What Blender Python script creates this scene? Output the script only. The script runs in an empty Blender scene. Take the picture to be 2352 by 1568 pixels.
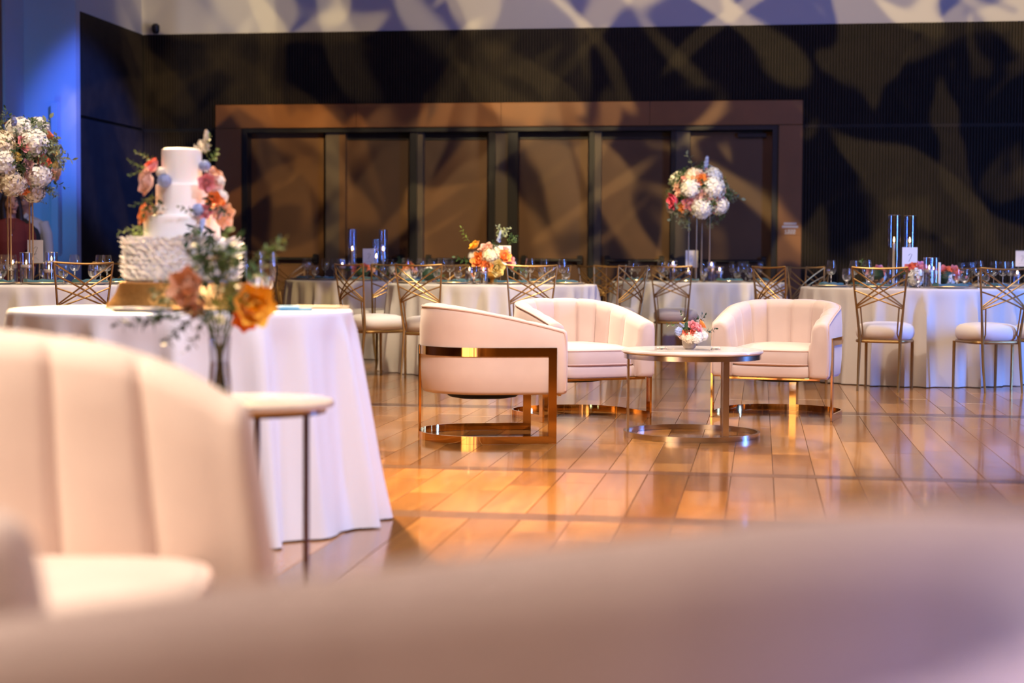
import bpy, math, random
from math import sin, cos, pi, radians, sqrt, atan2, exp
from mathutils import Vector, Matrix, Quaternion

random.seed(11)
sc = bpy.context.scene
C = sc.collection

# ------------------------------------------------------------------ camera
F, CX, CY, CAMZ = 3750.0, 1176.0, 784.0, 0.93
PITCH, ROLL = math.atan(175.5 / F), 0.0062
cam_d = bpy.data.cameras.new('camera')
cam = bpy.data.objects.new('camera', cam_d)
C.objects.link(cam)
cam_d.sensor_width = 36.0
cam_d.lens = F / 2352.0 * 36.0
cam_d.clip_end = 100
cam_d.dof.use_dof = True
cam_d.dof.focus_distance = 9.8
cam_d.dof.aperture_fstop = 2.0
CR = Matrix.Rotation(pi / 2 - PITCH, 3, 'X') @ Matrix.Rotation(ROLL, 3, 'Z')
cam.matrix_world = Matrix.Translation((0, 0, CAMZ)) @ CR.to_4x4()
sc.camera = cam

# ------------------------------------------------------------------ view, world
sc.view_settings.view_transform = 'Standard'
sc.view_settings.look = 'None'
sc.view_settings.gamma = 1.0
sc.view_settings.use_curve_mapping = False
sc.view_settings.exposure = 0.42
sc.cycles.transparent_max_bounces = 16
sc.cycles.max_bounces = 8
sc.cycles.caustics_reflective = False
sc.cycles.caustics_refractive = False
sc.cycles.sample_clamp_indirect = 6.0
w = bpy.data.worlds.new('hall_air'); sc.world = w; w.use_nodes = True
w.node_tree.nodes['Background'].inputs[0].default_value = (0.30, 0.30, 0.42, 1)
w.node_tree.nodes['Background'].inputs[1].default_value = 0.04

# ------------------------------------------------------------------ room frame: u along the back wall, v towards it
TH = radians(8.65)
def room(u, v, z=0.0):
    return Vector((u * cos(TH) + v * sin(TH), -u * sin(TH) + v * cos(TH), z))
def ray(x, y):
    return CR @ Vector(((x - CX) / F, -(y - CY) / F, -1.0))
def at(x, y, d):                      # a photo pixel at world depth d
    r = ray(x, y); k = d / r.y
    return Vector((r.x * k, d, CAMZ + r.z * k))
def onwall(x, y, v):                  # (u, z) where a pixel meets the plane v in the room frame
    r = ray(x, y)
    rv = r.x * sin(TH) + r.y * cos(TH); k = v / rv
    return (r.x * k * cos(TH) - r.y * k * sin(TH), CAMZ + r.z * k)
def onside(x, y, u):                  # (v, z) where a pixel meets the plane u in the room frame
    r = ray(x, y)
    ru = r.x * cos(TH) - r.y * sin(TH); k = u / ru
    return (r.x * k * sin(TH) + r.y * k * cos(TH), CAMZ + r.z * k)
CRI = CR.transposed()
def proj(p):
    q = CRI @ (Vector(p) - Vector((0, 0, CAMZ)))
    return (CX + F * q.x / -q.z, CY - F * q.y / -q.z)

# ------------------------------------------------------------------ lamps of the hall, plus added fill lamps with no visible fixture
def aim(o, target):
    d = Vector(target) - o.location
    o.rotation_euler = d.to_track_quat('-Z', 'Y').to_euler()
def area(name, loc, target, size, energy, color, size_y=None, spread=180):
    l = bpy.data.lights.new(name, 'AREA'); l.energy = energy; l.color = color
    l.size = size
    if size_y: l.shape = 'RECTANGLE'; l.size_y = size_y
    l.spread = radians(spread)
    o = bpy.data.objects.new(name, l); C.objects.link(o); o.location = loc; aim(o, target); return o
def spot(name, loc, target, energy, color, angle, blend=0.5, radius=0.08):
    l = bpy.data.lights.new(name, 'SPOT'); l.energy = energy; l.color = color
    l.spot_size = radians(angle); l.spot_blend = blend; l.shadow_soft_size = radius
    o = bpy.data.objects.new(name, l); C.objects.link(o); o.location = loc; aim(o, target); return o

WARM, AMBER, NEUT, LAV, BLUE = (1, .80, .55), (1, .62, .24), (1, .90, .82), (.80, .78, 1.0), (.10, .28, 1.0)
# added soft fill from unseen lamps overhead
area('fill_wash_front', (0.3, 4.2, 6.7), (0.8, 7.5, 0), 6.0, 105, (1, .86, .80), 2.5, 100)  # added fill for the sides that face the camera
area('fill_wash_entry', (0.6, 0.2, 6.7), (0.0, 2.2, 0), 3.0, 78, (1, .82, .74), 1.6, 90)  # added fill above the camera, lifts the two near seats
spot('fill_spot_guests', (-2.6, 9.0, 6.0), (-4.85, 16.0, 1.35), 700, (1, .78, .66), 9, .7, .1)  # added spot that brightens the two people
area('fill_wash_middle', (0.5, 10.2, 6.7), (0.5, 10.4, 0), 8.0, 210, (1, .78, .58), 3.0, 100)  # added broad fill over the middle of the hall
# warm stage spots from the far truss on the lounge and the cake
spot('truss_spot_lounge', (-2.6, 14.0, 6.4), (0.4, 9.4, 0.3), 3200, WARM, 24, .8, .12)
spot('truss_spot_floor', (-3.4, 13.5, 6.4), (-0.5, 5.7, 0), 18000, (1, .66, .30), 24, .9, .2)
spot('truss_spot_cake', (-3.2, 10.0, 6.4), (-1.15, 5.9, 0.8), 800, (1, .88, .80), 22, .7, .1)
spot('truss_spot_tables', (0.2, 10.6, 6.5), (-0.3, 13.9, .6), 1250, (1, .84, .58), 30, .8, .15)
spot('truss_spot_stand', (1.4, 13.4, 6.5), (1.95, 17.0, .9), 900, (1, .88, .70), 24, .8, .15)
spot('truss_spot_pier', (-3.0, 9.0, 6.5), (-3.5, 12.3, .9), 900, (1, .84, .62), 24, .8, .15)
spot('fill_spot_chair', (-3.3, 1.6, 6.0), (-0.95, 2.5, .5), 2300, (1, .85, .66), 27, .7, .2)  # added fill from the camera side for the wide near chair
# blue stage lamps across the hall, with added fill spots between
area('blue_batten_side', (7.6, 9.5, 2.0), (3.4, 12.6, .5), 0.5, 420, BLUE, 3.0)
spot('added_spot_folds', (-1.2, 10.2, 6.5), (3.2, 12.9, .5), 520, (1, .84, .74), 24, .8, .1)  # added sidelight that brings out the folds of the cloth
spot('cool_fill_cake', (3.6, 1.6, 5.6), (-1.0, 5.5, .35), 1300, (.70, .72, 1.0), 17, .7, .2)  # added cool fill across the cake table's cloth
spot('fill_spot_lounge', (1.4, 1.5, 6.3), (0.75, 9.1, .5), 2400, (1, .90, .90), 22, .8, .25)  # added front fill on the lounge chairs, source unseen
spot('blue_spot_front', (-2.2, -3.2, 3.6), (.45, .84, .45), 1200, (.16, .26, 1), 8, .8, .2)
spot('blue_uplight_wall', (-5.9, 16.2, .25), (-5.75, 18.4, 2.2), 150, (.06, .33, .95), 75, .9, .1)
spot('blue_spot_slats', (-1.0, 12.0, 6.5), (-5.0, 19.6, 2.2), 6000, (.05, .15, 1), 14, .7, .1)

spot('warm_wash_rear', (1.5, 1.0, 6.3), (-1.0, -4.4, 1.6), 1500, (1, .66, .30), 95, .9, .2)
area('warm_wash_side', (7.0, 3.0, 6.3), (8.9, 2.0, 1.5), 1.0, 160, (1, .62, .28), 3.0, 130)
def gobo(name, loc, target, energy, angle, layers, col_hi, col_lo):
    """a pattern projector: the glass slide in the lamp is a node pattern over the beam's own direction
    layers: (seed, rotation, stretch along, stretch across, threshold, softness)"""
    o = spot(name, loc, target, energy, (1, 1, 1), angle, .25, .03)
    l = o.data; l.use_nodes = True; nt = l.node_tree; N = nt.nodes; L = nt.links
    em = [n for n in N if n.type == 'EMISSION'][0]
    tc = N.new('ShaderNodeTexCoord')
    sep = N.new('ShaderNodeSeparateXYZ'); L.new(tc.outputs['Normal'], sep.inputs[0])
    def m(op, a, b):
        n = N.new('ShaderNodeMath'); n.operation = op
        for i, q in enumerate((a, b)):
            if isinstance(q, (int, float)): n.inputs[i].default_value = q
            else: L.new(q, n.inputs[i])
        return n.outputs[0]
    px = m('DIVIDE', sep.outputs[0], sep.outputs[2]); py = m('DIVIDE', sep.outputs[1], sep.outputs[2])
    fac = None
    for seed, rot, sa, sb, thr, soft in layers:
        cmb = N.new('ShaderNodeCombineXYZ'); L.new(px, cmb.inputs[0]); L.new(py, cmb.inputs[1]); cmb.inputs[2].default_value = seed
        mr0 = N.new('ShaderNodeMapping'); mr0.inputs['Rotation'].default_value = (0, 0, rot); L.new(cmb.outputs[0], mr0.inputs[0])
        mp = N.new('ShaderNodeMapping'); mp.inputs['Scale'].default_value = (sa, sb, 1); L.new(mr0.outputs[0], mp.inputs[0])
        nz = N.new('ShaderNodeTexNoise'); nz.inputs['Scale'].default_value = 1.0; nz.inputs['Detail'].default_value = .6; nz.inputs['Distortion'].default_value = .9
        L.new(mp.outputs[0], nz.inputs['Vector'])
        mr = N.new('ShaderNodeMapRange'); mr.interpolation_type = 'SMOOTHSTEP'; mr.inputs[1].default_value = thr; mr.inputs[2].default_value = thr + soft
        L.new(nz.outputs['Fac'], mr.inputs[0])
        fac = mr.outputs[0] if fac is None else m('ADD', fac, m('MULTIPLY', mr.outputs[0], .7))
    cr = N.new('ShaderNodeValToRGB'); L.new(m('MULTIPLY', fac, .6), cr.inputs[0])
    cr.color_ramp.elements[0].position = 0; cr.color_ramp.elements[0].color = (*col_lo, 1)
    cr.color_ramp.elements[1].position = 1; cr.color_ramp.elements[1].color = (*col_hi, 1)
    L.new(cr.outputs[0], em.inputs['Color']); em.inputs['Strength'].default_value = 1.0
    return o
gobo('pattern_projector_a', (1.5, 8.0, 6.2), (1.6, 19.8, 2.9), 5200, 58, [(1.3, .7, 6, 17, .54, .07), (7.7, -.6, 6, 18, .55, .07), (3.1, 1.5, 8, 14, .58, .06)], (1.0, .72, .30), (.02, .015, .03))
gobo('pattern_projector_b', (-2.5, 9.0, 6.2), (-2.0, 20.0, 3.0), 2400, 36, [(4.1, 1.4, 4, 14, .52, .08), (9.2, -.9, 5, 13, .55, .08)], (.98, .74, .38), (.02, .015, .03))
spot('violet_wash_wall', (0, 14.0, 6.3), (2.2, 19.8, 4.8), 110, (.55, .46, .95), 66, .9, .2)

# ------------------------------------------------------------------ node materials
MATS = {}
def mat(name, color, rough=.5, metal=0.0, spec=.5, noise=None, bump=None, coat=0.0, sheen=0.0, trans=0.0, ior=1.45, emit=None, sss=0.0):
    """noise=(scale, second colour, contrast); bump=(scale, strength, distance)"""
    if name in MATS: return MATS[name]
    m = bpy.data.materials.new(name); m.use_nodes = True
    nt = m.node_tree; N, L = nt.nodes, nt.links
    b = N['Principled BSDF']
    b.inputs['Base Color'].default_value = (*color, 1)
    b.inputs['Roughness'].default_value = rough; b.inputs['Metallic'].default_value = metal
    b.inputs['Specular IOR Level'].default_value = spec; b.inputs['IOR'].default_value = ior
    if coat: b.inputs['Coat Weight'].default_value = coat; b.inputs['Coat Roughness'].default_value = .08
    if sheen: b.inputs['Sheen Weight'].default_value = sheen; b.inputs['Sheen Roughness'].default_value = .4
    if trans: b.inputs['Transmission Weight'].default_value = trans
    if sss: b.inputs['Subsurface Weight'].default_value = sss; b.inputs['Subsurface Scale'].default_value = .02
    if emit: b.inputs['Emission Color'].default_value = (*emit[0], 1); b.inputs['Emission Strength'].default_value = emit[1]
    tc = N.new('ShaderNodeTexCoord')
    if noise:
        nz = N.new('ShaderNodeTexNoise'); nz.inputs['Scale'].default_value = noise[0]; nz.inputs['Detail'].default_value = 3
        L.new(tc.outputs['Object'], nz.inputs['Vector'])
        mx = N.new('ShaderNodeMix'); mx.data_type = 'RGBA'
        mr = N.new('ShaderNodeMapRange'); mr.inputs[1].default_value = .5 - .5 / noise[2]; mr.inputs[2].default_value = .5 + .5 / noise[2]
        L.new(nz.outputs['Fac'], mr.inputs[0]); L.new(mr.outputs[0], mx.inputs[0])
        mx.inputs[6].default_value = (*color, 1); mx.inputs[7].default_value = (*noise[1], 1)
        L.new(mx.outputs[2], b.inputs['Base Color'])
    if bump:
        nb = N.new('ShaderNodeTexNoise'); nb.inputs['Scale'].default_value = bump[0]; nb.inputs['Detail'].default_value = 4
        L.new(tc.outputs['Object'], nb.inputs['Vector'])
        bp = N.new('ShaderNodeBump'); bp.inputs['Strength'].default_value = bump[1]; bp.inputs['Distance'].default_value = bump[2]
        L.new(nb.outputs['Fac'], bp.inputs['Height']); L.new(bp.outputs[0], b.inputs['Normal'])
    MATS[name] = m
    return m

def thin_glass(name, tint, k=.12):
    if name in MATS: return MATS[name]
    m = bpy.data.materials.new(name); m.use_nodes = True; nt = m.node_tree; N, L = nt.nodes, nt.links
    out = N['Material Output']; N.remove(N['Principled BSDF'])
    tr = N.new('ShaderNodeBsdfTransparent'); tr.inputs[0].default_value = (*tint, 1)
    gl = N.new('ShaderNodeBsdfGlossy'); gl.inputs['Roughness'].default_value = .03
    fr = N.new('ShaderNodeLayerWeight'); fr.inputs['Blend'].default_value = .5
    pw_ = N.new('ShaderNodeMath'); pw_.operation = 'POWER'; L.new(fr.outputs['Facing'], pw_.inputs[0]); pw_.inputs[1].default_value = 2.2
    ma_ = N.new('ShaderNodeMath'); ma_.operation = 'MULTIPLY_ADD'; L.new(pw_.outputs[0], ma_.inputs[0]); ma_.inputs[1].default_value = .85; ma_.inputs[2].default_value = k
    mx = N.new('ShaderNodeMixShader'); L.new(ma_.outputs[0], mx.inputs[0]); L.new(tr.outputs[0], mx.inputs[1]); L.new(gl.outputs[0], mx.inputs[2])
    L.new(mx.outputs[0], out.inputs[0]); MATS[name] = m; return m

def floor_wood(name, c1, c2, c3, rough):
    m = bpy.data.materials.new(name); m.use_nodes = True; nt = m.node_tree; N, L = nt.nodes, nt.links
    b = N['Principled BSDF']; tc = N.new('ShaderNodeTexCoord'); oi = N.new('ShaderNodeObjectInfo'); ge = N.new('ShaderNodeNewGeometry')
    ad = N.new('ShaderNodeMath'); ad.operation = 'ADD'; L.new(oi.outputs['Random'], ad.inputs[0]); L.new(ge.outputs['Random Per Island'], ad.inputs[1])
    fr = N.new('ShaderNodeMath'); fr.operation = 'FRACT'; L.new(ad.outputs[0], fr.inputs[0])
    mp = N.new('ShaderNodeMapping'); mp.inputs['Scale'].default_value = (9, .8, 9); L.new(tc.outputs['Object'], mp.inputs[0])
    cb = N.new('ShaderNodeCombineXYZ'); L.new(fr.outputs[0], cb.inputs[2]); 
    va = N.new('ShaderNodeVectorMath'); va.operation = 'MULTIPLY_ADD'; L.new(cb.outputs[0], va.inputs[0]); va.inputs[1].default_value = (37, 53, 41); L.new(mp.outputs[0], va.inputs[2])
    nz = N.new('ShaderNodeTexNoise'); nz.inputs['Scale'].default_value = 1.6; nz.inputs['Detail'].default_value = 5; nz.inputs['Distortion'].default_value = .8
    L.new(va.outputs[0], nz.inputs['Vector'])
    r1 = N.new('ShaderNodeValToRGB'); L.new(fr.outputs[0], r1.inputs[0])
    r1.color_ramp.elements[0].color = (*c1, 1); r1.color_ramp.elements[1].color = (*c2, 1)
    e = r1.color_ramp.elements.new(.5); e.color = (*c3, 1)
    mx = N.new('ShaderNodeMix'); mx.data_type = 'RGBA'; mx.blend_type = 'MULTIPLY'; mx.inputs[0].default_value = .55
    r2 = N.new('ShaderNodeValToRGB'); L.new(nz.outputs['Fac'], r2.inputs[0])
    r2.color_ramp.elements[0].position = .35; r2.color_ramp.elements[0].color = (.55, .48, .42, 1)
    r2.color_ramp.elements[1].position = .62; r2.color_ramp.elements[1].color = (1.1, 1.08, 1.05, 1)
    L.new(r1.outputs[0], mx.inputs[6]); L.new(r2.outputs[0], mx.inputs[7]); L.new(mx.outputs[2], b.inputs['Base Color'])
    b.inputs['Roughness'].default_value = rough
    b.inputs['Coat Weight'].default_value = .35; b.inputs['Coat Roughness'].default_value = .07
    bp = N.new('ShaderNodeBump'); bp.inputs['Strength'].default_value = .06; bp.inputs['Distance'].default_value = .01
    n2 = N.new('ShaderNodeTexNoise'); n2.inputs['Scale'].default_value = 3.0; L.new(tc.outputs['Object'], n2.inputs['Vector'])
    L.new(n2.outputs['Fac'], bp.inputs['Height']); L.new(bp.outputs[0], b.inputs['Normal']); L.new(bp.outputs[0], b.inputs['Coat Normal'])
    return m

M = {}
M['plank'] = floor_wood('maple_plank', (.20, .078, .018), (.50, .225, .062), (.35, .150, .038), .18)
M['inlay'] = floor_wood('walnut_inlay', (.13, .05, .022), (.17, .07, .03), (.15, .06, .025), .26)
M['subfloor'] = mat('subfloor', (.03, .015, .008), .8)
M['slat'] = mat('dark_slat', (.034, .0255, .019), .55, spec=.12, noise=(6, (.022, .017, .014), 2))
M['slat_back'] = mat('slat_backing', (.008, .007, .008), .9)
M['plaster'] = mat('white_plaster', (.44, .43, .44), .75, bump=(60, .05, .01))
M['side_plaster'] = mat('pier_plaster', (.40, .41, .44), .7, bump=(60, .05, .01))
M['doorwood'] = mat('door_veneer', (.135, .062, .023), .42, noise=(2.5, (.10, .046, .018), 2))
M['surround'] = mat('surround_veneer', (.26, .100, .029), .40, noise=(2.0, (.20, .078, .023), 2))
M['post'] = mat('door_post', (.085, .062, .042), .4)
M['black'] = mat('black_metal', (.010, .009, .009), .4)
M['dim'] = mat('dim_wall', (.34, .21, .11), .7, noise=(.8, (.18, .10, .05), 3))
M['ceil'] = mat('dark_ceiling', (.06, .055, .06), .8)
M['velvet'] = mat('blush_velvet', (.64, .50, .43), .72, spec=.25, sheen=.35, noise=(5, (.55, .42, .36), 1.6), bump=(260, .05, .002))
M['velvet_pipe'] = mat('blush_piping', (.56, .39, .33), .7, spec=.25, sheen=.3)
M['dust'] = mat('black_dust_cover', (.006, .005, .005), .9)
M['brass'] = mat('polished_brass', (.80, .47, .16), .07, 1.0)
M['steel'] = mat('brushed_champagne', (.62, .55, .45), .20, 1.0)
M['marble'] = mat('pale_marble', (.74, .68, .63), .16, noise=(7, (.58, .50, .45), 2.2), coat=.3)
M['chairgold'] = mat('antique_gold_paint', (.42, .25, .085), .36, .75, noise=(30, (.34, .20, .07), 1.5))
M['seatcloth'] = mat('ivory_stretch_cloth', (.78, .70, .64), .75, sheen=.2, bump=(300, .04, .002))
M['linen'] = mat('ivory_linen', (.64, .59, .54), .75, spec=.2, bump=(220, .05, .002))
M['satin'] = mat('white_satin', (.74, .73, .76), .45, sheen=.3, bump=(90, .06, .003))
M['china'] = mat('ivory_china', (.80, .74, .64), .18, coat=.3)
M['goldrim'] = mat('gold_rim', (.75, .52, .22), .2, 1.0)
M['teal'] = mat('teal_napkin', (.045, .13, .145), .8, sheen=.3, bump=(250, .06, .002))
M['glass'] = thin_glass('thin_glass', (.97, .98, 1.0), .09)
M['cyl'] = thin_glass('cylinder_glass', (.95, .96, 1.0), .09)
M['crystal'] = mat('clear_crystal', (1, 1, 1), .0, trans=1.0, ior=1.5)
M['water'] = mat('clear_water', (1, 1, 1), .0, trans=1.0, ior=1.33)
M['wax'] = mat('ivory_wax', (.90, .78, .62), .5, sss=.3)
M['flame'] = mat('candle_flame', (1, .6, .25), .5, emit=((1, .56, .20), 22))
M['wick'] = mat('wick', (.02, .015, .01), .9)
M['paper'] = mat('card_paper', (.82, .77, .72), .7)
M['ink'] = mat('card_ink', (.06, .05, .05), .7)
M['icing'] = mat('white_icing', (.88, .86, .87), .55, sss=.1)
M['cakegold'] = mat('hammered_gold_stand', (.70, .34, .09), .38, .85, noise=(40, (.85, .45, .14), 1.5), bump=(60, .5, .006))
M['bluecloth'] = mat('blue_napkin', (.03, .22, .42), .8)
M['woodlight'] = mat('pale_wood', (.62, .42, .24), .5)
M['silver'] = mat('table_silver', (.75, .73, .70), .18, 1.0)
M['vase'] = mat('stone_cup', (.42, .34, .27), .7, noise=(18, (.30, .24, .20), 2), bump=(60, .3, .003))
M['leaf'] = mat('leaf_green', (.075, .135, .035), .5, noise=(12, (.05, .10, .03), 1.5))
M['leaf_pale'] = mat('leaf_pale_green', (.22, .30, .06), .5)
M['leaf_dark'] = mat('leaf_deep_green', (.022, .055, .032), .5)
M['leaf_grey'] = mat('leaf_grey_green', (.19, .22, .13), .6)
M['stem'] = mat('stem_green', (.08, .12, .03), .6)
PET = {'white': (.86, .82, .76), 'cream': (.84, .72, .54), 'pink': (.86, .36, .40), 'blush': (.82, .52, .46), 'hot': (.85, .09, .20), 'coral': (.90, .24, .14),
       'orange': (.95, .33, .07), 'yellow': (.98, .52, .035), 'blue': (.36, .44, .72), 'peach': (.90, .55, .36), 'mauve': (.66, .42, .42), 'lemon': (.86, .70, .30)}
for k, c in PET.items():
    M['p_' + k] = mat('petal_' + k, c, .6, sheen=.2, noise=(25, tuple(min(1, q * 1.08 + .03) for q in c), 1.5))
# ------------------------------------------------------------------ mesh helpers
class MB:
    def __init__(self): self.v, self.f = [], []
    def add(self, vs, fs):
        o = len(self.v); self.v += [tuple(p) for p in vs]; self.f += [tuple(i + o for i in q) for q in fs]; return self
    def box(self, x0, x1, y0, y1, z0, z1, b=0.0, mtx=None):
        if b <= 0:
            vs = [(x, y, z) for z in (z0, z1) for y in (y0, y1) for x in (x0, x1)]
            fs = [(0, 2, 3, 1), (4, 5, 7, 6), (0, 1, 5, 4), (2, 6, 7, 3), (0, 4, 6, 2), (1, 3, 7, 5)]
        else:
            vs, fs = [], []
            def ring(z, i): return [(x0 + i, y0 + i, z), (x1 - i, y0 + i, z), (x1 - i, y1 - i, z), (x0 + i, y1 - i, z)]
            for z, i in ((z0, b), (z0 + b, 0), (z1 - b, 0), (z1, b)): vs += ring(z, i)
            for k in range(3):
                for j in range(4): fs.append((k * 4 + j, k * 4 + (j + 1) % 4, k * 4 + 4 + (j + 1) % 4, k * 4 + 4 + j))
            fs += [(3, 2, 1, 0), (12, 13, 14, 15)]
        if mtx: vs = [mtx @ Vector(p) for p in vs]
        return self.add(vs, fs)
    def tube(self, path, r, n=8, closed=False):
        path = [Vector(p) for p in path]; m = len(path)
        rs = r if isinstance(r, (list, tuple)) else [r] * m
        vs, fs = [], []; up = None
        for i, p in enumerate(path):
            a = path[(i - 1) % m] if (closed or i > 0) else p
            b = path[(i + 1) % m] if (closed or i < m - 1) else p
            t = (b - a); t = t.normalized() if t.length > 1e-9 else Vector((0, 0, 1))
            if up is None:
                up = Vector((0, 0, 1)) if abs(t.z) < .9 else Vector((1, 0, 0))
            s = t.cross(up); s = s.normalized() if s.length > 1e-6 else t.orthogonal().normalized()
            up = s.cross(t).normalized()
            for k in range(n):
                a_ = 2 * pi * k / n; vs.append(p + s * (cos(a_) * rs[i]) + up * (sin(a_) * rs[i]))
        for i in range(m if closed else m - 1):
            for k in range(n):
                fs.append((i * n + k, i * n + (k + 1) % n, ((i + 1) % m) * n + (k + 1) % n, ((i + 1) % m) * n + k))
        if not closed:
            fs.append(tuple(range(n - 1, -1, -1))); fs.append(tuple((m - 1) * n + k for k in range(n)))
        return self.add(vs, fs)
    def lathe(self, prof, n=32, c=(0, 0, 0), cap0=True, cap1=True):
        vs, fs = [], []
        for r, z in prof:
            for k in range(n): vs.append((c[0] + r * cos(2 * pi * k / n), c[1] + r * sin(2 * pi * k / n), c[2] + z))
        for i in range(len(prof) - 1):
            for k in range(n): fs.append((i * n + k, i * n + (k + 1) % n, (i + 1) * n + (k + 1) % n, (i + 1) * n + k))
        if cap0: fs.append(tuple(range(n - 1, -1, -1)))
        if cap1: fs.append(tuple((len(prof) - 1) * n + k for k in range(n)))
        return self.add(vs, fs)
    def loops(self, rings, cap0=True, cap1=True, closed=True):
        n = len(rings[0]); vs = [p for r in rings for p in r]; fs = []
        for i in range(len(rings) - 1):
            for k in range(n if closed else n - 1):
                fs.append((i * n + k, i * n + (k + 1) % n, (i + 1) * n + (k + 1) % n, (i + 1) * n + k))
        if cap0: fs.append(tuple(range(n - 1, -1, -1)))
        if cap1: fs.append(tuple((len(rings) - 1) * n + k for k in range(n)))
        return self.add(vs, fs)
    def strap(self, pts, z0, z1, t):
        """a flat bar standing on edge that follows a plan path; t = thickness (outwards is to the path's normal side)"""
        m = len(pts); rings = []
        for i in range(m):
            a = Vector(pts[max(0, i - 1)]); b = Vector(pts[min(m - 1, i + 1)]); d = (b - a).normalized(); nn = Vector((d.y, -d.x))
            p = Vector(pts[i]); q = p + nn * t
            rings.append([(p.x, p.y, z0), (q.x, q.y, z0), (q.x, q.y, z1), (p.x, p.y, z1)])
        return self.loops(rings)
    def mesh(self, name, m, smooth=True, ang=40):
        me = bpy.data.meshes.new(name); me.from_pydata(self.v, [], self.f); me.update()
        if m: me.materials.append(m)
        if smooth:
            me.polygons.foreach_set('use_smooth', [True] * len(me.polygons))
            try: me.set_sharp_from_angle(angle=radians(ang))
            except Exception: pass
        return me
    def build(self, name, m, parent=None, smooth=True, ang=40, loc=None, rz=0):
        return obj(name, self.mesh(name, m, smooth, ang), parent, loc, rz)

def obj(name, me, parent=None, loc=None, rz=0):
    o = bpy.data.objects.new(name, me); C.objects.link(o)
    if parent: o.parent = parent
    if loc is not None: o.location = loc
    if rz: o.rotation_euler = (0, 0, rz)
    return o
def tag(o, label=None, cat=None, group=None, kind=None):
    if label: o['label'] = label
    if cat: o['category'] = cat
    if group: o['group'] = group
    if kind: o['kind'] = kind
    return o
def thing(name, label, cat, loc=(0, 0, 0), rz=0, group=None, kind=None):
    o = bpy.data.objects.new(name, None); o.empty_display_size = .05; C.objects.link(o)
    o.location = loc; o.rotation_euler = (0, 0, rz)
    return tag(o, label, cat, group, kind)
def copy_tree(o, parent=None):
    c = o.copy(); C.objects.link(c); c.parent = parent
    for ch in list(o.children):
        if not ch.get('_x'): copy_tree(ch, c)
    return c
def struct(name, label, cat, loc=(0, 0, 0)):
    return thing(name, label, cat, loc, -TH, kind='structure')
ORD = ['first', 'second', 'third', 'fourth', 'fifth', 'sixth', 'seventh', 'eighth', 'ninth', 'tenth', 'eleventh', 'twelfth', 'thirteenth', 'fourteenth', 'fifteenth', 'sixteenth', 'seventeenth', 'eighteenth', 'nineteenth', 'twentieth']

def superellipse(a, b, e, n):
    out = []
    for k in range(n):
        t = 2 * pi * k / n; c_, s_ = cos(t), sin(t)
        out.append((a * math.copysign(abs(c_) ** (2 / e), c_), b * math.copysign(abs(s_) ** (2 / e), s_)))
    return out
def cushion(mb, a, b, e, prof, n=48, c=(0, 0, 0)):
    """prof: (scale in plan, z) from the bottom centre to the top centre"""
    pl = superellipse(a, b, e, n)
    mb.loops([[(c[0] + x * s, c[1] + y * s, c[2] + z) for x, y in pl] for s, z in prof])
    return mb

# ------------------------------------------------------------------ the hall
VB = 19.75                                    # back wall plane
UL = onwall(328, 75, VB)[0]                   # corner with the slatted return
ZS = onwall(1176, 66, VB)[1]                  # top of the slats
U1 = 9.0
ZC = 7.0
def boxo(name, m, parent, u0, u1, v0, v1, z0, z1, b=0.0):
    return MB().box(u0, u1, v0, v1, z0, z1, b).build(name, m, parent, smooth=False)

fl = struct('floor', 'glossy amber hardwood floor of wide planks with dark cross strips', 'floor')
boxo('subfloor', M['subfloor'], fl, -12, U1, -4.5, VB + .3, -.12, -.0065)
# planks run towards the back wall; narrow dark strips cross them
strips = [(-1.2, .07), (2.2, .07), (5.95, .075), (7.33, .06), (10.55, .11), (13.45, .08), (16.4, .07)]
cands, inl = [], []
for sv, sw in strips:
    inl.append((-9, U1, sv - sw, sv + sw))
segs = []; a0 = -4.5
for sv, sw in strips: segs.append((a0, sv - sw)); a0 = sv + sw
segs.append((a0, VB + .2))
PW = .185
rnd = random.Random(5)
uu = -9.0
while uu < U1:
    for s0, s1 in segs:
        v = s0; first = True
        while v < s1 - 1e-6:
            ln = rnd.choice((.9, 1.15, 1.4, 1.7))
            if first: ln *= rnd.uniform(.25, 1); first = False
            e = min(v + ln, s1)
            if s1 - e < .25: e = s1
            cands.append((uu, uu + PW, v, e)); v = e
    uu += PW
def shown(c):
    p = room((c[0] + c[1]) / 2, (c[2] + c[3]) / 2)
    if p.y < 4.2: return -1
    x, y = proj(p)
    if not (780 < x < 2420 and y < 1330): return -1
    if y > 1160 and x > 1300: return -1
    return (c[3] - c[2]) / p.y ** 3
order = sorted(cands, key=shown, reverse=True)
near, rest = order[:292], order[292:]
def plank_mb(mb, c, g=.0011, z=0.0):
    return mb.box(c[0] + g, c[1] - g, c[2] + g, c[3] - g, -.010, z, .0012)
lens = {}
for c in near:
    key = round(c[3] - c[2], 3)
    if key not in lens:
        L_ = c[3] - c[2]; lens[key] = plank_mb(MB(), (-PW / 2, PW / 2, -L_ / 2, L_ / 2)).mesh('plank', M['plank'], False)
    o = obj('plank', lens[key], fl, ((c[0] + c[1]) / 2, (c[2] + c[3]) / 2, rnd.uniform(-.0006, 0)))
mb = MB()
for c in rest: plank_mb(mb, c)
o = mb.build('plank', M['plank'], fl, smooth=False); o['kind'] = 'stuff'
for c in inl:
    plank_mb(MB(), c).build('inlay_strip', M['inlay'], fl, smooth=False)

# back wall ---------------------------------------------------------
wb = struct('wall_back', 'dark vertically slatted wall below a white upper wall', 'wall')

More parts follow.
